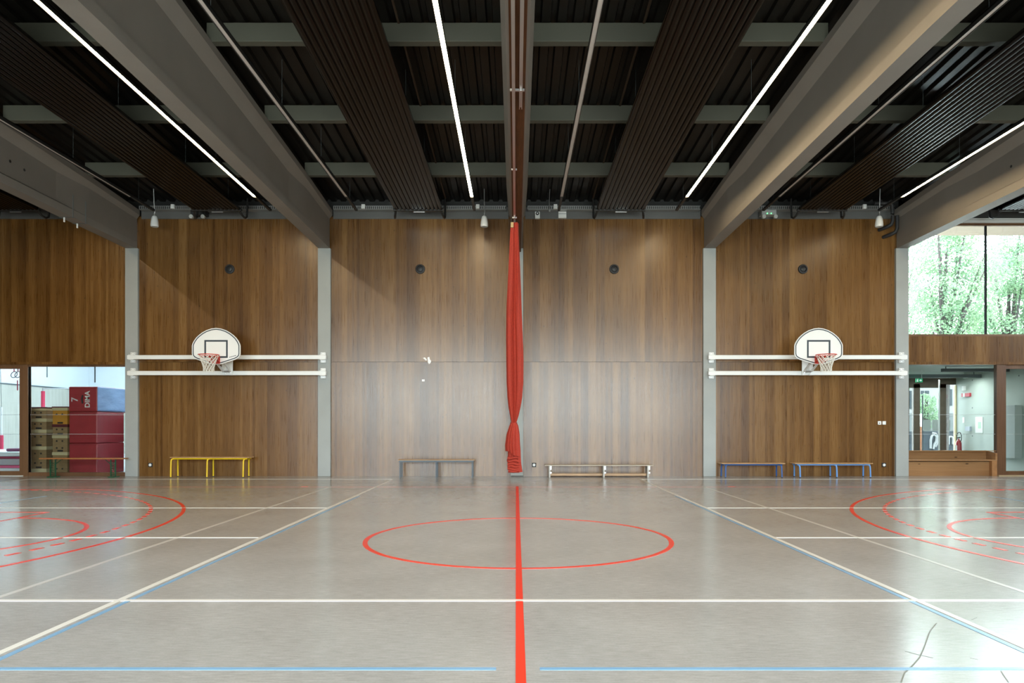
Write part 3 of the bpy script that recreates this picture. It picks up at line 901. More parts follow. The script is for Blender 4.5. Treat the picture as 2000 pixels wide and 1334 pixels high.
# ------------------------------------------------------------------ basketball hoops
def hoop(xc, side, px0, px1, names, hoopname):
    # wall rails
    for z0, z1, nm in ((3.034, 3.14, names[0]), (2.623, 2.73, names[1])):
        x0, x1 = X(px0, 18.2), X(px1, 18.2)
        root = empty('wall_rail', ((x0 + x1) / 2, 18.2, z0), nm, 'rail', 'white rails behind the hoops')
        h = z1 - z0
        MB().box(x0 - (x0 + x1) / 2, x1 - (x0 + x1) / 2, -0.05, 0.05, 0, h).build('rail_bar', WHITE, root, bevel=0.006)
        for s in (-1, 1):
            xe = s * (x1 - x0) / 2 - s * 0.10
            b = MB().box(xe - 0.065, xe + 0.065, 0.05, 0.13, -0.08, h + 0.08)
            b.box(xe - 0.065, xe + 0.065, -0.055, 0.05, h, h + 0.012).box(xe - 0.065, xe + 0.065, -0.055, 0.05, -0.012, 0)
            br = b.build('rail_bracket', WHITE, root, bevel=0.003)
            MB().lathe([(0.011, -0.0), (0.011, 0.008)], (xe - 0.04, 0.043, h + 0.05), 'y', 8).lathe([(0.011, 0.0), (0.011, 0.008)], (xe + 0.04, 0.043, h + 0.05), 'y', 8).lathe([(0.011, 0.0), (0.011, 0.008)], (xe - 0.04, 0.043, -0.05), 'y', 8).lathe([(0.011, 0.0), (0.011, 0.008)], (xe + 0.04, 0.043, -0.05), 'y', 8).build('bolts', STEEL, br)
    yb = 17.45
    zb = 2.844
    root = empty('basketball_hoop', (xc, yb, zb), hoopname, 'basketball hoop', 'wall-mounted basketball hoops')
    half = [(0.10, 0.0), (0.15, 0.012), (0.47, 0.115), (0.545, 0.155), (0.585, 0.20), (0.60, 0.26), (0.60, 0.46), (0.585, 0.515), (0.545, 0.59), (0.49, 0.665), (0.42, 0.73), (0.34, 0.79), (0.24, 0.845), (0.12, 0.885)]
    out = half + [(0.0, 0.90)] + [(-a, b) for a, b in half[::-1]]
    bd = MB().prism(out, 0.0, 0.035).build('backboard', BOARDW, root)
    # border line
    cx, cz = 0.0, 0.45
    def inset(poly, d):
        n = len(poly); res = []
        for i in range(n):
            p0, p, p1 = Vector(poly[i - 1]), Vector(poly[i]), Vector(poly[(i + 1) % n])
            e1, e2 = (p - p0).normalized(), (p1 - p).normalized()
            n1, n2 = Vector((-e1.y, e1.x)), Vector((-e2.y, e2.x))
            b = (n1 + n2).normalized()
            res.append(p + b * d / max(0.5, b.dot(n1)))
        return res
    a, b = inset(out, 0.022), inset(out, 0.045)
    n = len(a); m = MB()
    v = [(p[0], -0.002, p[1]) for p in a] + [(p[0], -0.002, p[1]) for p in b] + [(p[0], 0.001, p[1]) for p in a] + [(p[0], 0.001, p[1]) for p in b]
    m.add(v, [(i, (i + 1) % n, n + (i + 1) % n, n + i) for i in range(n)] + [(i, 2 * n + i, 2 * n + (i + 1) % n, (i + 1) % n) for i in range(n)] + [(n + i, n + (i + 1) % n, 3 * n + (i + 1) % n, 3 * n + i) for i in range(n)])
    m.build('border_line', BOARDK, bd)
    m = MB()
    x0, x1, z0, z1, t = -0.29, 0.29, 0.158, 0.60, 0.042
    m.box(x0, x1, -0.002, 0.001, z1 - t, z1).box(x0, x1, -0.002, 0.001, z0, z0 + t).box(x0, x0 + t, -0.002, 0.001, z0 + t, z1 - t).box(x1 - t, x1, -0.002, 0.001, z0 + t, z1 - t)
    m.build('target_square', BOARDK, bd)
    if side < 0:
        m = MB()
        for i in range(11):
            a = 0.33 + i * 0.0155
            m.obox((a, -0.0015, 0.172 + (a - 0.33) * 0.28), (a + 0.011, -0.0015, 0.172 + (a - 0.319) * 0.28), 0.003, 0.016 if i % 3 else 0.022)
        m.build('small_lettering', mat('lettering_grey', (0.12, 0.13, 0.15), 0.5), bd)
    zr = 3.035 - zb
    yr = -0.42
    ring = MB().tube([(0.235 * math.cos(2 * PI * i / 40), yr + 0.235 * math.sin(2 * PI * i / 40), zr) for i in range(40)], 0.011, 8, closed=True)
    rg = ring.build('rim', RIMR, root, smooth=True)
    m = MB()
    m.box(-0.10, 0.10, -0.01, 0.0, zr - 0.18, zr + 0.01)
    m.box(-0.09, 0.09, -0.20, -0.01, zr - 0.012, zr)
    for i in range(5):
        a = -0.085 + i * 0.0425
        m.obox((a, -0.18, zr - 0.01), (a + 0.02, -0.02, zr - 0.16), 0.014, 0.014)
        m.obox((a + 0.0, -0.02, zr - 0.02), (a + 0.0, -0.02, zr - 0.17), 0.02, 0.02)
    for s in (-1, 1):
        m.obox((s * 0.09, -0.01, zr - 0.165), (s * 0.20, yr - 0.06, zr - 0.012), 0.012, 0.012)
        m.obox((s * 0.09, -0.02, zr - 0.165), (s * 0.09, -0.19, zr - 0.01), 0.012, 0.012)
        m.box(s * 0.095 - 0.006, s * 0.095 + 0.006, -0.2, 0, zr - 0.05, zr)
    m.build('rim_bracket', RIMR, rg)
    # net
    m = MB()
    def nr(t): return 0.228 - 0.105 * min(1, t * 1.35) ** 0.8
    NS = 12
    for s in (-1, 1):
        for j in range(NS):
            pts = []
            for q in range(13):
                t = q / 12
                a = 2 * PI * (j + s * t * 3.0) / NS
                r = nr(t)
                pts.append((r * math.cos(a), yr + r * math.sin(a), zr - 0.005 - 0.40 * t))
            m.tube(pts, 0.0058, 5)
    m.build('net', NETM, rg, smooth=True)
    # support
    m = MB()
    yo = 18.15 - yb
    m.box(-0.14, -0.05, yo - 0.03, yo, 2.62 - zb, 3.20 - zb).box(0.05, 0.14, yo - 0.03, yo, 2.62 - zb, 3.20 - zb)
    m.box(-0.14, 0.14, yo - 0.01, yo, 2.66 - zb, 3.16 - zb)
    m.build('mounting_plate', WHITE, root)
    for s in (-1, 1):
        m = MB()
        m.obox((s * 0.10, 0.035, 0.16), (s * 0.09, yo - 0.02, 2.70 - zb), 0.04, 0.04)
        m.build('support_arm', WHITE, root)
        m = MB()
        m.obox((s * 0.12, 0.035, 0.30), (s * 0.10, yo - 0.02, 3.12 - zb), 0.04, 0.04)
        m.build('support_arm', WHITE, root)
    MB().box(-0.12, 0.12, 0.035, 0.06, 0.10, 0.36).build('board_plate', WHITE, root)
    MB().tube([(-0.09, yo - 0.06, -0.13), (0.09, yo - 0.06, -0.13)], 0.022, 10).tube([(0.09, yo - 0.05, -0.10), (0.09, yo - 0.05, -0.17)], 0.014, 8).tube([(-0.09, yo - 0.05, -0.10), (-0.09, yo - 0.05, -0.17)], 0.014, 8).build('pivot_bolt', STEEL, root, smooth=True)
hoop(X(422, 17.45), -1, 250, 637.5, ('upper white rail across the bay behind the left hoop', 'lower white rail across the bay under the left hoop'), 'white fan-shaped basketball backboard with red rim, left one')
hoop(X(1599, 17.45), 1, 1383, 1770.5, ('upper white rail across the bay behind the right hoop', 'lower white rail across the bay under the right hoop'), 'white fan-shaped basketball backboard with red rim, right one')

# ------------------------------------------------------------------ curtain
rows = [(436, 997.7, 1012.4), (460, 996.5, 1013), (500, 994.5, 1014.8), (545, 992, 1016.6), (600, 989, 1018.8), (650, 988.5, 1020.5), (700, 989, 1022), (745, 989.5, 1021.8), (775, 991, 1020), (795, 993, 1016.8), (812, 996, 1013), (825, 998.3, 1008.8)]
low = [(826, 998.0, 1009), (831, 996.5, 1011.5), (848, 994.5, 1012), (869, 993, 1013), (890, 992, 1013), (900, 990, 1012.5), (906, 993, 1013), (911, 991, 1014), (917, 993.5, 1014), (923, 992.5, 1014.5)]
def cy(py): return 15.55 + (py - 436) / (925 - 436) * 1.65
croot = empty('divider_curtain', (X(1006, 17.2), 17.2, 0.0), 'long red-orange divider curtain bunched and knotted before the middle column', 'curtain')
cl = croot.location.copy()
def cloth(rows, n, folds, depth, seed, hem=None):
    rnd = random.Random(seed)
    ph = [rnd.uniform(0, 6.28) for _ in range(8)]
    # resample rows
    rr = []
    for i in range(len(rows) - 1):
        a, b = rows[i], rows[i + 1]
        st = max(1, int((b[0] - a[0]) / 7))
        for q in range(st): rr.append([a[j] + (b[j] - a[j]) * q / st for j in range(3)])
    rr.append(list(rows[-1]))
    m = MB(); v = []
    for (py, l, r) in rr:
        y = cy(py)
        xc, hw = X((l + r) / 2, y), (X(r, y) - X(l, y)) / 2
        z = Z(py, y)
        drift = 0.35 * math.sin(py / 90.0)
        for j in range(n):
            a = 2 * PI * j / n
            w1 = 0.5 * math.sin(2 * a + ph[3]) + drift
            fo = 1 + folds * (0.75 - 1.6 * abs(math.sin(3.5 * a + ph[0] + w1)) ** 0.7 + 0.5 * math.cos(5 * a + ph[4]))
            fo += folds * 0.55 * math.cos(13 * a + ph[1] - drift * 1.7) + folds * 0.3 * math.cos(24 * a + ph[2] + drift)
            ed = abs(math.cos(a)) ** 4
            fo = fo * (1 - ed) + (1 + (fo - 1) * 0.35) * ed
            zz = z
            if hem and (py >= rr[-1][0] - 0.1): zz = z + hem(a)
            v.append((xc + hw * fo * math.cos(a) - cl.x, y + hw * depth * fo * math.sin(a) - cl.y, zz))
    f = [(i * n + j, i * n + (j + 1) % n, (i + 1) * n + (j + 1) % n, (i + 1) * n + j) for i in range(len(rr) - 1) for j in range(n)]
    f.append(tuple(range(n)))
    m.add(v, f)
    return m
cloth(rows, 200, 0.17, 1.0, 5).build('hanging_cloth', CLOTH, croot, smooth=True)
cloth(low, 160, 0.16, 0.8, 11).build('lower_folds', CLOTH, croot, smooth=True)
flap = [(826, 998.0, 1009), (831, 995.2, 1012), (848, 989.8, 1014.5), (869, 986.8, 1015.5), (881, 987.5, 1016.5), (886, 988, 1017)]
cloth(flap, 160, 0.10, 1.25, 23, hem=lambda a: -0.11 * math.cos(a) - 0.025 * math.sin(3 * a)).build('upper_flap', CLOTH, croot, smooth=True)
# side fall on the right
m = MB()
pts = [(1013, 846), (1016, 880), (1018, 905), (1020.5, 921), (1014, 922), (1012, 895), (1010, 850)]
v0 = []
for a, b in pts: v0.append((X(a, cy(b)) - cl.x, cy(b) - 0.13 - cl.y, Z(b, cy(b))))
v1 = [(p[0], p[1] + 0.02, p[2]) for p in v0]
n = len(pts)
m.add(v0 + v1, [tuple(range(n)), tuple(range(2 * n - 1, n - 1, -1))] + [(i, (i + 1) % n, n + (i + 1) % n, n + i) for i in range(n)])
m.build('side_fall', CLOTH, croot)
# stacked horizontal folds at the foot
m = MB()
for i, py in enumerate((894, 900, 906, 911, 916, 920)):
    y = cy(py) - 0.10
    l, r = 991.5 + (i % 2) * 1.6, 1014.5 + (i % 3)
    m.tube([(X(l + (r - l) * q / 8, y) - cl.x, y - cl.y - 0.02 * math.sin(q / 8 * PI), Z(py + 1.2 * math.sin(q * 0.9 + i), y)) for q in range(9)], 0.030, 8)
m.build('foot_folds', CLOTH, croot, smooth=True)
y = cy(826)
MB().tube([(X(1003.5, y) - cl.x + 0.075 * math.cos(2 * PI * i / 20), y - cl.y + 0.065 * math.sin(2 * PI * i / 20), Z(826, y)) for i in range(20)], 0.012, 8, closed=True).build('tie', mat('tie_cord', (0.35, 0.03, 0.02), 0.7), croot, smooth=True)
y = cy(436)
MB().box(X(997.5, y) - cl.x, X(1003, y) - cl.x, y - cl.y - 0.085, y - cl.y - 0.06, Z(446, y), Z(436, y)).build('tan_patch', mat('tan_fabric', (0.50, 0.34, 0.16), 0.7), croot)
MB().tube([(X(1004, y) - cl.x, y - cl.y, Z(437, y)), (X(1004, y) - cl.x, y - cl.y, 5.815)], 0.008, 6).tube([(X(1000, y) - cl.x, y - cl.y, Z(436, y)), (X(1009, y) - cl.x, y - cl.y, Z(436, y))], 0.012, 6).build('hook', STEEL, croot)
# small floor plate under the curtain
tag(MB().box(X(998, 18.2), X(1022, 18.2), 18.15, 18.33, 0, 0.02).build('metal_floor_plate', STRIPC, bevel=0.004), 'small grey plate on the floor under the curtain', 'floor plate')

# ------------------------------------------------------------------ benches
def tube_bench(px0, px1, seat_z, legs, frame_mat, seat_mat, label, cat='bench', wood_t=0.025, yf=17.82, yb_=18.20, r=0.018, bendout=0.05, name='gym_bench'):
    x0, x1 = X(px0, yf), X(px1, yf)
    xc = (x0 + x1) / 2
    root = empty(name, (xc, (yf + yb_) / 2, 0), label, cat, 'benches along the far wall')
    hl = (x1 - x0) / 2; hd = (yb_ - yf) / 2
    MB().box(-hl, hl, -hd + 0.02, hd - 0.02, seat_z - wood_t, seat_z).build('seat', seat_mat, root, bevel=0.006)
    m = MB()
    zr = seat_z - wood_t - r
    for s in (-1, 1): m.tube([(-hl + 0.06, s * (hd - 0.06), zr), (hl - 0.06, s * (hd - 0.06), zr)], r, 10)
    m.build('seat_rail', frame_mat, root, smooth=True)
    for lx, d in legs:
        xx = -hl + lx * 2 * hl
        for s in (-1, 1):
            top = (xx - d * bendout, s * (hd - 0.05), zr)
            pts = [top, (xx - d * bendout * 0.45, s * (hd - 0.03), zr - 0.006), (xx - d * 0.006, s * (hd - 0.015), zr - 0.03), (xx, s * (hd - 0.01), zr - 0.075), (xx + d * 0.004, s * hd, 0.008)]
            lg = MB().tube(pts, r, 10).build('leg', frame_mat, root, smooth=True)
            MB().lathe([(r + 0.003, 0.0), (r + 0.003, 0.02)], (xx + d * 0.004, s * hd, 0), 'z', 10).build('foot_cap', BLACKR, lg)
    return root
tube_bench(330.5, 486, 0.525, ((0.02, -1), (0.475, -1), (0.93, -1)), YEL, BENCHW, 'yellow-framed bench with thin wooden seat against the wood wall', r=0.019)
tube_bench(1410, 1534.5, 0.372, ((0.06, -1), (0.94, 1)), BLU, BENCHW, 'short dark blue bench with wooden seat, four legs', r=0.019)
tube_bench(1553.5, 1706, 0.372, ((0.06, 1), (0.53, 1), (0.96, 1)), LBLU, BENCHW, 'light blue bench with wooden seat right of the dark blue one', r=0.019)
# dark square-legged bench
yf, yb_ = 17.9, 18.22
x0, x1 = X(776.5, yf), X(927, yf)
root = empty('gym_bench', ((x0 + x1) / 2, 18.06, 0), 'black-framed bench with square legs left of the curtain', 'bench', 'benches along the far wall')
hl = (x1 - x0) / 2
MB().box(-hl, hl, -0.16, 0.16, 0.435, 0.455).build('seat', BENCHW, root, bevel=0.004)
m = MB()
for s in (-1, 1): m.box(-hl + 0.03, hl - 0.03, s * 0.135 - 0.015, s * 0.135 + 0.015, 0.39, 0.434)
m.build('seat_rail', DKB, root)
for xx in (-hl + 0.06, 0.0, hl - 0.06):
    for s in (-1, 1): MB().box(xx - 0.016, xx + 0.016, s * 0.135 - 0.016, s * 0.135 + 0.016, 0, 0.39).build('leg', DKB, root)
# low two-tier bench
yf = 17.9
x0, x1 = X(1064, yf), X(1277, yf)
root = empty('gym_bench', ((x0 + x1) / 2, 18.08, 0), 'long low bench with pale seat and lower wooden bar', 'bench', 'benches along the far wall')
hl = (x1 - x0) / 2
MB().box(-hl, hl, -0.17, 0.15, 0.295, 0.32).build('seat', BENCHG, root, bevel=0.004)
MB().box(-hl + 0.12, hl - 0.14, -0.04, 0.04, 0.035, 0.095).build('balance_bar', BENCHW, root, bevel=0.006)
for xx in (-hl + 0.125, 0.12, hl - 0.14):
    lg = MB().box(xx - 0.022, xx + 0.022, -0.16, 0.14, 0.0, 0.295).build('leg', mat('pale_leg', (0.42, 0.40, 0.36), 0.5), root, bevel=0.004)
    m = MB()
    for zz in (0.27, 0.22, 0.12):
        m.tube([(xx + 0.03, -0.165, zz), (xx + 0.03, -0.12, zz)], 0.022, 10)
    m.tube([(xx + 0.028, -0.15, 0.28), (xx + 0.028, -0.15, 0.2)], 0.01, 8)
    m.build('roller', STEEL, lg, smooth=True)
# folding beer bench by the gym glazing
y = 18.05
x0, x1 = X(82.5, y), X(245.5, y)
root = empty('folding_bench', ((x0 + x1) / 2, y, 0), 'orange-brown plank bench with green folding legs by the gym glazing', 'bench', 'benches along the far wall')
hl = (x1 - x0) / 2
MB().box(-hl, hl, -0.13, 0.13, 0.465, 0.495).build('seat', mat('varnished_plank', (0.36, 0.15, 0.05), 0.35, noise=0.2, nscale=5, stretch=(0.5, 6, 6)), root, bevel=0.004)
for pa, pb in ((99.5, 109.5), (217.5, 226.5)):
    xa, xb = X(pa, y) - (x0 + x1) / 2, X(pb, y) - (x0 + x1) / 2
    m = MB()
    for q, xx in ((0, xa), (1, xb)):
        m.obox((xx, -0.02, 0), (xx, -0.02, 0.465), 0.022, 0.03, up=(0, 1, 0))
    n = 6
    for i in range(n):
        za, zb_ = 0.03 + i * 0.06, 0.03 + (i + 1) * 0.06
        a, b = (xa, xb) if i % 2 == 0 else (xb, xa)
        m.obox((a, -0.02, za), (b, -0.02, zb_), 0.008, 0.012, up=(0, 1, 0))
        m.obox((b, -0.02, za), (a, -0.02, zb_), 0.008, 0.012, up=(0, 1, 0))
    d = 1 if pa < 150 else -1
    e = xb if d > 0 else xa
    m.obox((e, -0.02, 0.33), (e + d * 0.15, -0.02, 0.46), 0.012, 0.016, up=(0, 1, 0))
    m.box(min(xa, xb) - 0.03, max(xa, xb) + 0.03, -0.12, 0.12, 0.0, 0.022)
    m.build('folding_leg', GRN, root)

# ------------------------------------------------------------------ glazing to the gymnastics room
def frame_boxes(m, x0, x1, z0, z1, y0, y1, l, r, b, t, mi=0):
    m.box(x0, x0 + l, y0, y1, z0, z1, mi); m.box(x1 - r, x1, y0, y1, z0, z1, mi)
    m.box(x0 + l, x1 - r, y0, y1, z0, z0 + b, mi); m.box(x0 + l, x1 - r, y0, y1, z1 - t, z1, mi)
def dots(parent, x0, x1, y, zs, name='safety_dots'):
    m = MB(); p = 0.038
    for z in zs:
        x = x0 + 0.03
        while x < x1 - 0.02:
            m.box(x, x + 0.015, y - 0.003, y - 0.0005, z - 0.009, z + 0.009)
            x += p
    return m.build(name, mat('dot_white', (0.42, 0.44, 0.44), 0.6), parent)
xp0, xp1 = X(37, D), X(53, D)
w1 = empty('window_1', (0, 0, 0)); struct(w1)
m = MB()
m.box(xp0, xp1, D + 0.02, D + 0.16, 0, 2.93)
frame_boxes(m, xp1, XK[2] - 0.16, 0, 2.918, D + 0.05, D + 0.14, 0.0, 0.02, 0.095, 0.05)
frame_boxes(m, XL, xp0, 0.02, 2.93, D + 0.04, D + 0.12, 0.1, 0.0, 0.11, 0.12)
m.box(X(0, D) - 2.2, X(0, D) - 2.0, D + 0.03, D + 0.14, 0, 2.93)
m.build('window_frame', FRAMEW, w1)
for a, b in ((xp1, XK[2] - 0.17), (XL + 0.1, xp0)):
    p = MB().box(a, b, D + 0.085, D + 0.095, 0.1, 2.87).build('glass_pane', GLASS, w1)
    dots(p, a, b, D + 0.085, (Z(810, D), Z(848, D)))
MB().box(XL, xp0 + 0.1, D - 0.02, D + 0.05, 0.0, 0.018).build('sill_strip', WHITE, w1)

# ------------------------------------------------------------------ gymnastics room
GX0, GX1, GY0, GY1 = -20.2, -8.2, D + T, 33.0
struct(MB().box(GX0, GX1, GY0, GY1, -0.2, 0.0).build('floor', mat('gym_floor', (0.42, 0.42, 0.42), 0.4)))
m = MB()
xw = -20.0
m.box(xw - 0.2, xw, GY0, GY1, 0, 2.95, 0).box(xw - 0.25, xw - 0.03, GY0, GY1, 2.95, 6.0, 1).box(xw - 0.02, xw + 0.02, GY0, GY1, 2.93, 2.98, 2)
struct(m.build('wall_gym_left', [BEIGE, WALLW, GREYL]))
m = MB()
m.box(GX0, GX1, GY1, GY1 + 0.2, 0, 2.95, 0).box(GX0, GX1, GY1 + 0.02, GY1 + 0.2, 2.95, 6.0, 1)
struct(m.build('wall_gym_far', [BEIGE, WALLW]))
struct(MB().box(GX1, GX1 + 0.2, GY0, GY1, 0, 6.0).build('wall_gym_right', WALLW))
m = MB()
m.box(GX0, GX1 + 0.2, GY0, 20.0, 6.0, 6.2).box(GX0, GX1 + 0.2, 31.0, GY1 + 0.2, 6.0, 6.2).box(GX0, -18.6, 20, 31, 6.0, 6.2).box(-9.0, GX1 + 0.2, 20, 31, 6.0, 6.2)
struct(m.build('ceiling', WALLW))
w5 = empty('added_skylight', (0, 0, 0)); struct(w5)  # out-of-view roof opening, added to brighten the gymnastics room
MB().box(-18.6, -9.0, 20, 31, 6.08, 6.085).build('added_skylight_pane', FROST, w5)
m = MB().box(-18.6, -18.5, 20, 31, 5.95, 6.05).box(-9.1, -9.0, 20, 31, 5.95, 6.05)
m.build('added_skylight_frame', WHITE, w5)

def mat_block(px0, px1, yf, z0, z1, depth, front, side, label, extra=None):
    x0, x1 = X(px0, yf), X(px1, yf)
    root = empty('gym_mat', ((x0 + x1) / 2, yf, z0), label, 'mat', 'stacked crash mats')
    hw = (x1 - x0) / 2
    m = MB()
    m.box(-hw, hw, 0, depth, 0, z1 - z0, 0)
    m.m[-1] = 1 if side else 0
    o = m.build('mat_cover', [front, side or front], root, bevel=0.03)
    MB().box(-hw - 0.004, hw + 0.004, -0.004, 0.004, (z1 - z0) - 0.035, (z1 - z0) - 0.027).build('seam', mat('seam_dark', (0.10, 0.01, 0.015), 0.6), o)
    return root
yf = 19.0
mat_block(134.5, 190, yf, 0.0, 0.84, 1.31, MATR, MATR, 'dark red crash mat at the foot of the stack behind glass')
mat_block(134.5, 190, yf, 0.845, 1.695, 1.31, MATR, MATR, 'dark red crash mat in the middle of the stack behind glass')
r3 = mat_block(134, 190.5, yf, 1.70, 2.375, 3.0, MATR, MATB, 'crash mat with red end marked 7 and blue side, topmost')
hx = (X(190.5, yf) - X(133, yf)) / 2
cx = (X(190.5, yf) + X(133, yf)) / 2
text_mesh('7', 0.25, 'printed_number', mat('print_grey', (0.62, 0.60, 0.60), 0.5), r3, (X(146, yf) - cx, -0.006, Z(780.5, yf) - 1.70), (PI / 2, -PI / 2, 0), bold=0.003)
text_mesh('DIMA', 0.185, 'printed_lettering', mat('print_white', (0.85, 0.85, 0.84), 0.5), r3, (X(170.8, yf) - cx, -0.006, Z(780, yf) - 1.70), (PI / 2, -PI / 2, 0), bold=0.003)
m = MB().tube([(X(161.5, yf) - cx, -0.02, Z(772, yf) - 1.7), (X(161, yf) - cx, -0.045, Z(780, yf) - 1.7), (X(161.5, yf) - cx, -0.02, Z(788, yf) - 1.7)], 0.018, 8)
m.build('handle', BLACKR, r3, smooth=True)
tag(MB().box(-11.25, -10.3, 20.45, 21.0, 0, 1.68).build('gym_mat', PADR, bevel=0.03), 'very dark crash mat peeking out right of the red stack', 'mat', 'stacked crash mats')

def vault(px0, px1, segs, label):
    x0, x1 = X(px0, yf), X(px1, yf)
    root = empty('vaulting_box', ((x0 + x1) / 2, yf, 0), label, 'vaulting box', 'stacked vaulting boxes')
    hw = (x1 - x0) / 2
    for a, b, kind in segs:
        za, zb_ = Z(b, yf), Z(a, yf)
        za = max(za, 0)
        if kind == 'pad':
            MB().box(-hw - 0.02, hw + 0.02, -0.02, 1.22, za, zb_).build('padded_top', PADR, root, bevel=0.01)
        elif kind == 'band' or kind == 'redband':
            MB().box(-hw - 0.012, hw + 0.012, -0.012, 1.21, za, zb_).build('pale_band' if kind == 'band' else 'dark_red_band', BOXL if kind == 'band' else PADR, root)
        else:
            s = MB().box(-hw, hw, 0, 1.2, za, zb_).build('box_section', BOXO if kind == 'orange' else BOXW, root)
            m = MB()
            h = zb_ - za
            rows_ = max(1, round(h / 0.25))
            for i in range(rows_):
                zz = za + h * (i + 0.6) / rows_ if rows_ > 1 else za + h * 0.72
                for sx in (-0.45, 0.32): m.lathe([(0.024, -0.004), (0.024, 0.002)], (hw * sx, 0, zz), 'y', 12)
            m.box(-hw * 0.35, hw * 0.4, -0.004, 0.002, za + 0.015, za + 0.06)
            m.build('hand_holes', BLACK, s)
    return root
def sy(c): return 680 + c * 0.2099
vault(60, 90.5, [(sy(548), sy(560), 'pad'), (sy(560), sy(580), 'band'), (sy(580), sy(655), 'seg'), (sy(655), sy(685), 'band'), (sy(685), sy(758), 'seg'), (sy(758), sy(788), 'band'), (sy(788), sy(915), 'seg'), (sy(915), sy(945), 'band'), (sy(945), sy(1122), 'seg'), (sy(1122), sy(1200), 'band')],
      'plain brown vaulting box stack nearest the window post')
vault(103, 131.6, [(sy(543), sy(554), 'pad'), (sy(554), sy(580), 'band'), (sy(580), sy(708), 'orange'), (sy(708), sy(735), 'redband'), (sy(735), sy(810), 'seg'), (sy(810), sy(838), 'band'), (sy(838), sy(968), 'seg'), (sy(968), sy(996), 'band'), (sy(996), sy(1200), 'seg')],
      'vaulting box stack with orange upper section beside the red mats')
# gymnastics bar
yy = 24.0
root = empty('gymnastics_bar', (X(84, yy), yy, 0), 'horizontal bar on a red padded post with guy wire', 'gymnastics bar')
MB().tube([(0, 0, 0), (0, 0, Z(764, yy))], 0.06, 14).build('padded_post', mat('post_red', (0.62, 0.04, 0.10), 0.5), root, smooth=True)
MB().tube([(0, 0, Z(764, yy)), (0, 0, Z(758, yy))], 0.03, 10).build('post_tip', STEEL, root)
MB().tube([(0, 0, Z(759, yy)), (2.4, 0, Z(759, yy))], 0.014, 8).build('bar', STEEL, root)
MB().tube([(0, 0, Z(760, yy)), (X(60, yy) - X(84, yy), 0.6, Z(810, yy)), (-1.1, 1.5, 0)], 0.007, 6).build('guy_wire', STEEL, root)
MB().tube([(2.4, 0, 0), (2.4, 0, Z(758, yy))], 0.05, 14).build('padded_post', MATS['post_red'], root, smooth=True)
yy = 22.5
root = empty('gymnastics_bar', (X(3, yy), yy, 0), 'white upright with red padded foot at the left edge', 'gymnastics bar')
MB().tube([(0, 0, 0), (0, 0, Z(850, yy))], 0.055, 14).build('padded_foot', MATS['post_red'], root, smooth=True)
MB().tube([(0.0, 0, Z(850, yy)), (0, 0, Z(795, yy))], 0.03, 10).build('upright', WHITE, root, smooth=True)
MB().tube([(0.0, 0, Z(795, yy)), (-0.12, 0, 6.0)], 0.006, 6).build('cable', GREYL, root)
# rings
yy = 19.6
root = empty('gymnastic_rings', (X(29, yy), yy, Z(726, yy)), 'pair of hanging rings on red straps', 'rings')
for dx in (-0.02, 0.09):
    r_ = MB().tube([(dx + 0.085 * math.cos(2 * PI * i / 24), 0.03 * math.sin(2 * PI * i / 24), -0.08 + 0.085 * math.sin(2 * PI * i / 24)) for i in range(24)], 0.011, 8, closed=True).build('ring', mat('ring_grey', (0.25, 0.25, 0.27), 0.5), root, smooth=True)
    MB().box(dx - 0.015, dx + 0.015, -0.002, 0.002, 0.0, 6.0 - Z(726, yy)).build('strap', PINK, r_)
MB().box(0.06, 0.085, -0.004, 0.004, -0.52, -0.24).build('red_tail', MATS['post_red'], root)
# low landing mats
yy = 20.0
for z0, z1, mm, nm in ((0.0, 0.11, WALLW, 'white landing mat lying at the bottom of the low stack'), (0.115, 0.19, PINK, 'thin pink mat in the low stack'), (0.195, 0.375, GREYM, 'pale grey mat above the pink one'), (0.38, 0.44, CRIM, 'thin crimson mat above the grey one'), (0.445, 0.57, WALLW, 'white padded mat topmost in the low stack')):
    tag(MB().box(-18.5, X(61, yy) , yy, yy + 2.2, z0, z1).build('landing_mat', mm, bevel=0.02), nm, 'mat', 'low landing mats')
tag(MB().box(X(16, 20.4), X(61, 20.4), 20.3, 21.6, 0.575, 0.66).build('landing_mat', mat('mat_purple', (0.16, 0.04, 0.10), 0.5), bevel=0.03), 'short dark purple mat on top of the low stack', 'mat', 'low landing mats')
for px, py, yy in ((92, 737, 24.0), (185.5, 747, 19.8)):
    zz = Z(py, yy)
    tag(MB().box(X(px, yy) - 0.012, X(px, yy) + 0.012, yy - 0.012, yy + 0.012, zz, 6.08 if yy > 20 else 6.0).build('hanging_pole', GREYL), 'thin grey pole hanging in the gym %s' % ('above the vaulting boxes' if px < 100 else 'above the red mats'), 'pole', 'hanging poles in the gym')

# ------------------------------------------------------------------ tall window at the right
def upper_window(name, xs, y, z0, z1, along='x', horiz=None):
    w = empty(name); struct(w)
    m = MB(); x0, x1 = xs[0], xs[-1]
    def bx_(a, b, c, d, e, f):
        if along == 'x': m.box(a, b, c, d, e, f)
        else: m.box(c, d, a, b, e, f)
    bx_(x0, x1, y, y + 0.12, z0, z0 + 0.055); bx_(x0, x1, y, y + 0.12, z1 - 0.07, z1)
    m.build('window_frame', FRAMEW, w)
    m = MB()
    for x in xs[1:-1]: bx_(x - 0.012, x + 0.012, y + 0.03, y + 0.10, z0 + 0.05, z1 - 0.06)
    if len(xs) > 2: m.build('mullion', mat('mullion_black', (0.006, 0.006, 0.006), 0.8, spec=0.05), w)
    m = MB(); bx_(x0, x1, y + 0.06, y + 0.07, z0 + 0.05, z1 - 0.05); m.build('glass_pane', GLASS, w)
    return w
upper_window('window_2', [XK[6] + 0.1, X(1929.5, D), 14.9, 17.4, XR], D + 0.03, 3.66, 6.63)
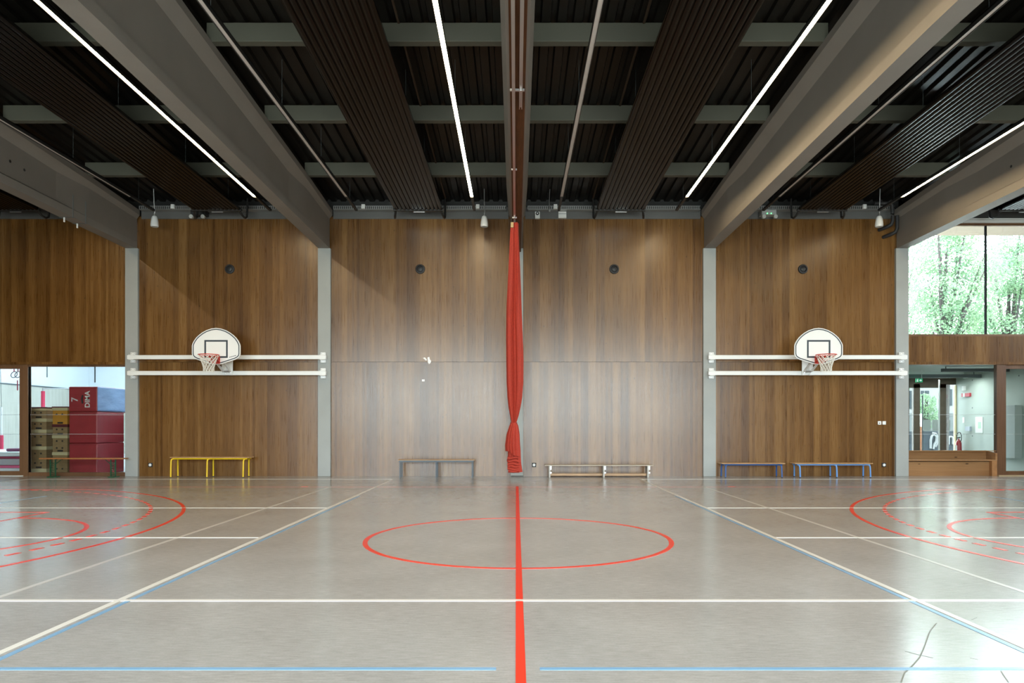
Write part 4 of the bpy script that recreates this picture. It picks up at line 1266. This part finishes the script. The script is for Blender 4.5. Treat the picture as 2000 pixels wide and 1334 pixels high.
upper_window('window_3', [-10.1, -7.5, -5.0, -2.5, 0.02, 2.5, 5.0, 7.5, 10.1], YB - 0.16, NZ0, NZ1)
upper_window('window_4', [8.5, 11.8, 15.1, D - 0.1], XR + 0.04, WZ0, WZ1, along='y')
# outside eave above the tall window
struct(MB().box(XK[6], XR + 1, D + 0.35, D + 1.6, 6.72, 6.80).build('trim_2', mat('eave_wood', (0.17, 0.125, 0.085), 0.6)))
struct(MB().box(XK[6] - 0.2, XR + 1, D + 0.3, D + 1.6, 6.80, 7.6).build('trim_3', WHITE))

# ------------------------------------------------------------------ lobby niche bench, window and sliding door
xn = X(1948, D)
xl = XK[6] + 0.17
root = empty('niche_bench', ((xl + xn) / 2, D + 0.2, 0), 'built-in knotty pine bench under the lobby window', 'bench')
ox, oy = (xl + xn) / 2, D + 0.2
MB().box(xl - ox, xn - ox, -0.2, 0.17, 0.40, 0.428).build('seat', PINE, root, bevel=0.004)
MB().box(xl - ox, xn - ox, 0.17, 0.21, 0.40, 0.66).build('backrest', PINE, root, bevel=0.004)
m = MB(); v = [(xn - ox - 0.05, -0.2, 0.428), (xn - ox, -0.2, 0.428), (xn - ox, 0.17, 0.428), (xn - ox - 0.05, 0.17, 0.428), (xn - ox - 0.05, -0.2, 0.60), (xn - ox, -0.2, 0.60), (xn - ox, 0.17, 0.66), (xn - ox - 0.05, 0.17, 0.66)]
m.add(v, [(0, 3, 2, 1), (4, 5, 6, 7), (0, 1, 5, 4), (1, 2, 6, 5), (2, 3, 7, 6), (3, 0, 4, 7)]); m.build('end_panel', PINE, root)
MB().box(xl - ox, X(1938, D) - ox, -0.08, -0.04, 0.0, 0.372).build('front_plank', PINE, root)
MB().box(X(1938, D) - ox, xn - ox, -0.19, -0.06, 0.0, 0.40).build('end_post', mat('pine_post', (0.34, 0.16, 0.06), 0.5, noise=0.2, nscale=6), root)
MB().box(xl - ox, xn - ox, 0.21, 0.5, 0.58, 0.62).build('window_ledge', PINE, root)
MB().box(xl - ox, xn - ox, 0.0, 0.03, 0.0, 0.40).build('kick_board', FRAMEW, root)
w = empty('window_6'); struct(w)
MB().box(xl, xn, D + 0.05, D + 0.08, 0.652, 0.666).build('window_rail', PINE, w)
p = MB().box(xl, xn, D + 0.06, D + 0.07, 0.665, 2.95).build('glass_pane', GLASS, w)
dots(p, xl, xn, D + 0.06, (Z(810, D), Z(848, D)))
xd = X(1966, D)
m = MB()
m.box(xn, xd, D + 0.02, D + 0.14, 0.0, 2.93)
frame_boxes(m, xd, XR, 0.0, 2.93, D + 0.05, D + 0.13, 0.0, 0.1, 0.13, 0.12)
m.box(xd + 2.4, xd + 2.6, D + 0.04, D + 0.14, 0, 2.93)
d1 = empty('door_1'); struct(d1)
m.build('door_frame', FRAMEW, d1)
p = MB().box(xd, XR - 0.1, D + 0.085, D + 0.095, 0.1, 2.85).build('glass_pane', GLASS, d1)
dots(p, xd, xd + 2.4, D + 0.085, (Z(810, D), Z(848, D)))
MB().box(xn, XR, D - 0.06, D + 0.04, 0.0, 0.03).build('threshold', mat('threshold_wood', (0.40, 0.30, 0.18), 0.5), d1)

# lobby
LX, LY = 14.0, 22.4
struct(MB().box(9.6, LX + 0.3, D + 0.35, LY + 0.2, -0.2, 0.0).build('floor', mat('lobby_floor', (0.30, 0.32, 0.31), 0.25)))
w = struct(MB().box(LX, LX + 0.25, D + 0.3, LY + 0.1, 0.0, 3.0).build('wall_lobby_right', LOBC))
m = MB()
for py in (796, 852, 741):
    for yy_ in (21.6, 20.6, 19.6):
        m.lathe([(0.022, -0.003), (0.022, 0.003)], (LX, yy_, Z(py, 21.2)), 'x', 12)
m.build('tie_holes', GREYL, w)
struct(MB().box(9.6, 9.8, D + 0.25, LY + 0.1, 0.0, 3.0).build('wall_lobby_left', LOBC))
m = MB()
m.box(9.6, LX + 0.25, D + 0.25, LY + 0.2, 3.0, 3.2)
m.box(9.8, LX, LY - 0.4, LY + 0.2, 2.83, 3.0)
struct(m.build('ceiling', mat('lobby_ceiling', (0.60, 0.66, 0.64), 0.6)))
# dark linear lamps in the lobby
for y_, za, zb_, xa, xb, nm in ((20.0, 2.85, 2.94, X(1840, 20), 13.98, 'short dark linear lamp nearer on the lobby ceiling'), (21.2, 2.76, 2.86, 9.85, 13.98, 'long dark linear lamp farther on the lobby ceiling')):
    root = empty('lobby_lamp', ((xa + xb) / 2, y_, za), nm, 'ceiling light', 'lobby ceiling lamps')
    h = (xb - xa) / 2
    MB().box(-h, h, -0.06, 0.06, 0, zb_ - za).build('housing', GREYL, root)
    MB().box(-h * 0.9, -h * 0.9 + 0.02, -0.01, 0.01, zb_ - za, 3.0 - za).box(h * 0.9, h * 0.9 + 0.02, -0.01, 0.01, zb_ - za, 3.0 - za).build('mount', GREYL, root)
# lobby ceiling light (lamps of the lobby)
la = bpy.data.lights.new('lobby_light', 'AREA'); la.shape = 'RECTANGLE'; la.size = 3.6; la.size_y = 0.1; la.energy = 95; la.color = (0.92, 1.0, 0.97)
lo = bpy.data.objects.new('lobby_light', la); C.objects.link(lo); lo.location = (11.9, 21.2, 2.755)
# entrance doors
d2 = empty('door_2'); struct(d2)
m = MB()
def xy(px): return X(px, LY)
zt = 2.83
m.box(9.8, LX, LY, LY + 0.1, 2.62, zt)
for a, b in ((1773, 1776), (1784.5, 1797), (1836, 1848)): m.box(xy(a), xy(b), LY, LY + 0.1, 0, 2.64)
m.box(9.8, xy(1848), LY, LY + 0.1, 2.52, 2.62)
m.box(9.8, xy(1773), LY, LY + 0.1, 0, 2.62)
m.box(9.8, LX, LY, LY + 0.1, 0, 0.12)
m.build('door_frame', DOORB, d2)
MB().box(xy(1866), xy(1870), LY - 0.02, LY + 0.1, 0, 2.6).build('yellow_jamb', mat('jamb_ochre', (0.45, 0.36, 0.14), 0.5), d2)
p = MB().box(9.8, LX, LY + 0.04, LY + 0.05, 0.1, 2.6).build('glass_pane', GLASS, d2)
dots(p, 12.5, LX, LY + 0.04, (Z(814, LY), Z(842, LY)))
MB().tube([(xy(1800), LY - 0.05, 0.3), (xy(1800), LY - 0.05, 2.27)], 0.02, 8).build('door_handle', GREYL, d2)
MB().tube([(xy(1790), LY - 1.2, 0.0), (xy(1790), LY - 1.2, 2.7)], 0.02, 8).build('steel_post', GALV, d2)
# exit sign
yy = 21.0
root = empty('exit_sign', (X(1795, yy), yy, Z(743, yy)), 'green exit sign with white arrow above the lobby doors', 'exit sign')
MB().box(-0.10, 0.10, -0.015, 0.015, -0.055, 0.055).build('sign_panel', EXITG, root)
m = MB(); m.prism([(0.0, 0.012), (0.03, 0.012), (0.03, 0.035), (0.075, 0.0), (0.03, -0.035), (0.03, -0.012), (0.0, -0.012)], -0.02, -0.014)
m.box(-0.075, -0.035, -0.02, -0.014, -0.04, 0.015); m.lathe([(0.013, -0.02), (0.013, -0.014)], (-0.05, 0, 0.032), 'y', 10)
m.build('arrow_and_figure', mat('sign_white', (0.8, 0.85, 0.82), 0.5, emit=(0.8, 0.9, 0.85), strength=0.6), root)
MB().tube([(0.08, 0, 0.05), (0.08, 0, 3.0 - Z(743, yy))], 0.006, 6).build('hanger', STEEL, root)
# things on the lobby side wall
def wy(px): return LX * F / (px - PX)
def onwall(name, px0, px1, py0, py1, depth, material, label, cat, group=None):
    ya, yb2 = wy(px1), wy(px0)
    ymid = (ya + yb2) / 2
    return tag(MB().box(LX - depth, LX + 0.002, ya, yb2, Z(py1, ymid), Z(py0, ymid)).build(name, material, bevel=0.005), label, cat, group)
onwall('wall_poster', 1905.5, 1920, 814, 845.5, 0.012, mat('poster_white', (0.80, 0.86, 0.80), 0.5), 'white evacuation plan with pale green centre on the lobby wall', 'poster')
MB().box(LX - 0.014, LX - 0.011, wy(1917), wy(1911), Z(837, 21.2), Z(824, 21.2)).build('green_print', mat('print_green', (0.45, 0.68, 0.48), 0.5), bpy.data.objects['wall_poster'])
onwall('small_notice', 1880, 1884, 815, 826, 0.008, mat('notice', (0.80, 0.72, 0.70), 0.5), 'small white notice with red mark above the extinguisher', 'notice')
onwall('intercom_box', 1889, 1898, 833, 842, 0.07, mat('intercom', (0.45, 0.50, 0.58), 0.4), 'small grey-blue box beside the white plan', 'intercom')
onwall('round_wall_lamp', 1882, 1886.5, 754, 763, 0.06, WHITEP, 'small white round wall lamp high on the lobby wall', 'wall lamp')
ab = empty('alarm_bar', (LX, wy(1889), Z(771.5, 21.9)), 'red and white striped call-point strip on the lobby wall', 'alarm', None)
for i, (a, b) in enumerate(((1881, 1884.5), (1884.5, 1888), (1888, 1891), (1891, 1897))):
    MB().box(-0.06, 0.002, wy(b) - wy(1889), wy(a) - wy(1889), -0.055, 0.055).build('call_point', [mat('alarm_red', (0.45, 0.04, 0.06), 0.4), WHITEP][i % 2] if i < 3 else MATS['alarm_red'], ab)
# extinguisher
root = empty('fire_extinguisher', (LX - 0.12, wy(1880), 0.62 - 0.25), 'dark red fire extinguisher with looped hose in the lobby', 'fire extinguisher')
MB().lathe([(0.0, 0.0), (0.07, 0.0), (0.08, 0.03), (0.08, 0.40), (0.06, 0.47), (0.025, 0.50), (0.02, 0.54)], (0, 0, 0), 'z', 20).build('cylinder_body', mat('ext_red', (0.30, 0.03, 0.04), 0.3), root, smooth=True)
MB().obox((-0.05, 0, 0.56), (0.05, 0, 0.58), 0.03, 0.03).build('valve', BLACK, root)
MB().tube([(0.0, -0.02 + 0.12 * math.cos(a), 0.58 + 0.16 * math.sin(a)) for a in [i * PI / 10 for i in range(-3, 14)]], 0.012, 8).build('hose', BLACKR, root, smooth=True)
MB().box(-0.085, -0.078, -0.05, 0.05, 0.15, 0.33).build('label_plate', WHITEP, root)
MB().box(0.07, 0.12, -0.05, 0.05, 0.1, 0.16).build('wall_mount', BLACK, root)
# grey cabinet
tag(MB().box(13.8, 14.0, 19.48, 20.25, Z(896, 19.5), Z(791, 19.5)).build('wall_cabinet', CABG, bevel=0.008), 'tall grey cabinet on the wall behind the sliding door', 'cabinet')

# ------------------------------------------------------------------ outside
g = struct(MB().box(-60, 120, LY + 0.3, 140, -0.3, -0.1).box(14.4, 120, -60, LY + 0.3, -0.3, -0.1).build('ground', PAVE))
bY = 42.0
root = empty('apartment_building', (X(1850, bY), bY, -0.1), 'white apartment building across the street seen through the lobby', 'building')
ox = X(1850, bY)
MB().box(X(1700, bY) - ox, X(2060, bY) - ox, 0, 9, 0, 5.2).build('facade', mat('facade_white', (0.13, 0.13, 0.128), 0.8), root)
MB().box(X(1700, bY) - ox, X(2060, bY) - ox, -0.1, 0, 0, Z(804, bY)).build('plinth', mat('plinth_grey', (0.055, 0.06, 0.06), 0.8), root)
for a, b, c, d in ((1807, 1814, 760, 772), (1852, 1859, 757, 789), (1799, 1804, 760, 772), (1776, 1783, 760, 795)):
    f_ = MB().box(X(a, bY) - ox, X(b, bY) - ox, -0.04, 0.02, Z(d, bY), Z(c, bY)).build('window', mat('far_window', (0.012, 0.018, 0.022), 0.5, spec=0.2), root)
wY = 30.0
root = empty('graffiti_wall', (X(1830, wY), wY, -0.1), 'low grey painted wall with white looping letters outside the doors', 'wall')
ox = X(1830, wY)
MB().box(X(1770, wY) - ox, X(1900, wY) - ox, 0, 0.2, 0, Z(842, wY) + 0.1).build('wall_body', mat('graf_grey', (0.020, 0.026, 0.032), 0.8, noise=0.6, nscale=5, spec=0.2), root)
def loop(pts, r):
    return [(X(a, wY) - ox, -0.02, Z(b, wY) + 0.1) for a, b in pts]
m = MB()
m.tube(loop([(1817, 876), (1817, 860), (1819, 852), (1823, 849), (1828, 853), (1828, 862), (1824, 868), (1822, 877)], 0), 0.05, 8)
m.tube(loop([(1820, 846), (1827, 847), (1831, 855), (1830, 866), (1826, 873)], 0), 0.045, 8)
m.tube(loop([(1852, 868), (1852, 856), (1854, 853), (1858, 853), (1860, 857), (1860, 868)], 0), 0.05, 8)
m.tube(loop([(1838, 852), (1843, 860), (1840, 868), (1846, 873)], 0), 0.03, 8)
m.build('white_letters', mat('graf_white', (0.14, 0.142, 0.142), 0.7), root, smooth=True)
wY = 31.0
root = empty('street_fence', (X(1830, wY), wY, -0.1), 'pale beige panel fence beyond the painted wall', 'fence')
ox = X(1830, wY)
for a, b in ((1804, 1818), (1822, 1835), (1839, 1856)):
    MB().box(X(a, wY) - ox, X(b, wY) - ox, 0, 0.08, 0, Z(820, wY) + 0.1).build('fence_panel', mat('fence_beige', (0.034, 0.038, 0.030), 0.8), root)
wY = 27.0
root = empty('street_post', (X(1798.5, wY), wY, -0.1), 'orange and white street post left of the painted wall', 'post')
MB().tube([(0, 0, 0), (0, 0, Z(833, wY) + 0.1)], 0.05, 10).build('orange_base', mat('post_orange', (0.12, 0.035, 0.006), 0.5), root)
MB().tube([(0, 0, Z(833, wY) + 0.1), (0, 0, Z(808, wY) + 0.1)], 0.05, 10).build('white_top', WHITE, root)

def crown(blobs, n, size, seed):
    rng = np.random.default_rng(seed)
    tot = sum(b[3] ** 3 for b in blobs)
    P = []
    for cx_, cy_, cz_, r in blobs:
        k = int(n * r ** 3 / tot) + 1
        d = rng.normal(size=(k, 3)); d /= np.linalg.norm(d, axis=1)[:, None]
        rad = r * rng.uniform(0.35, 1.0, size=(k, 1)) ** 0.6
        P.append(np.array([cx_, cy_, cz_]) + d * rad * np.array([1, 1, 0.85]))
    P = np.concatenate(P); k = len(P)
    a = rng.normal(size=(k, 3)); a /= np.linalg.norm(a, axis=1)[:, None]
    b = np.cross(a, rng.normal(size=(k, 3))); b /= np.linalg.norm(b, axis=1)[:, None]
    s = size * rng.uniform(0.6, 1.3, size=(k, 1))
    v = np.stack([P - a * s, P - b * s * 0.55, P + a * s, P + b * s * 0.55], axis=1).reshape(-1, 3)
    me = bpy.data.meshes.new('foliage')
    me.vertices.add(4 * k); me.vertices.foreach_set('co', v.ravel())
    me.loops.add(4 * k); me.loops.foreach_set('vertex_index', np.arange(4 * k, dtype=np.int32))
    me.polygons.add(k); me.polygons.foreach_set('loop_start', np.arange(0, 4 * k, 4, dtype=np.int32))
    me.update(calc_edges=True)
    me.materials.append(LEAF)
    return me
def tree(x, y, h, blobs, n, size, seed, label):
    root = empty('leafy_tree', (x, y, -0.1), label, 'tree', 'trees outside the tall window')
    rnd = random.Random(seed)
    o = bpy.data.objects.new('foliage', crown(blobs, n, size, seed)); C.objects.link(o); o.parent = root
    m = MB()
    m.tube([(0, 0, 0), (0.1, 0, h * 0.35), (0.0, 0.1, h * 0.6), (0.1, 0, h * 0.85)], [0.16, 0.13, 0.09, 0.03], 8)
    for bxx in blobs:
        m.tube([(0.05, 0, h * 0.4), (bxx[0] * 0.5, bxx[1] * 0.5, (h * 0.45 + bxx[2]) / 2), (bxx[0], bxx[1], bxx[2] + 0.3)], [0.08, 0.05, 0.015], 6)
    m.build('trunk', BARK, root, smooth=True)
    return root
rnd = random.Random(3)
for i, (tx, ty, nm) in enumerate(((16.4, 27.0, 'leafy tree left of the window mullion'), (21.4, 30.6, 'leafy tree right of the window mullion'), (24.2, 26.6, 'leafy tree beyond the right edge of the tall window'), (18.6, 34.6, 'leafy tree behind, seen between the two nearer trees'), (24.8, 35.2, 'leafy tree behind the tree right of the mullion'))):
    bl_ = []
    for q in range(17):
        bl_.append((rnd.uniform(-1.6, 1.6), rnd.uniform(-0.8, 0.8), 3.9 + 5.9 * (q + rnd.uniform(0, 1)) / 17, rnd.uniform(0.75, 1.25)))
    tree(tx, ty, 9.5, bl_, 16000, 0.062, 30 + i, nm)
tree(X(1808, 36), 36, 3.2, [(0, 0, 2.6, 0.55), (0.15, 0, 2.0, 0.5), (0.35, 0, 1.6, 0.45), (-0.2, 0, 2.1, 0.4)], 1500, 0.06, 77, 'small green tree seen through the lobby doors')
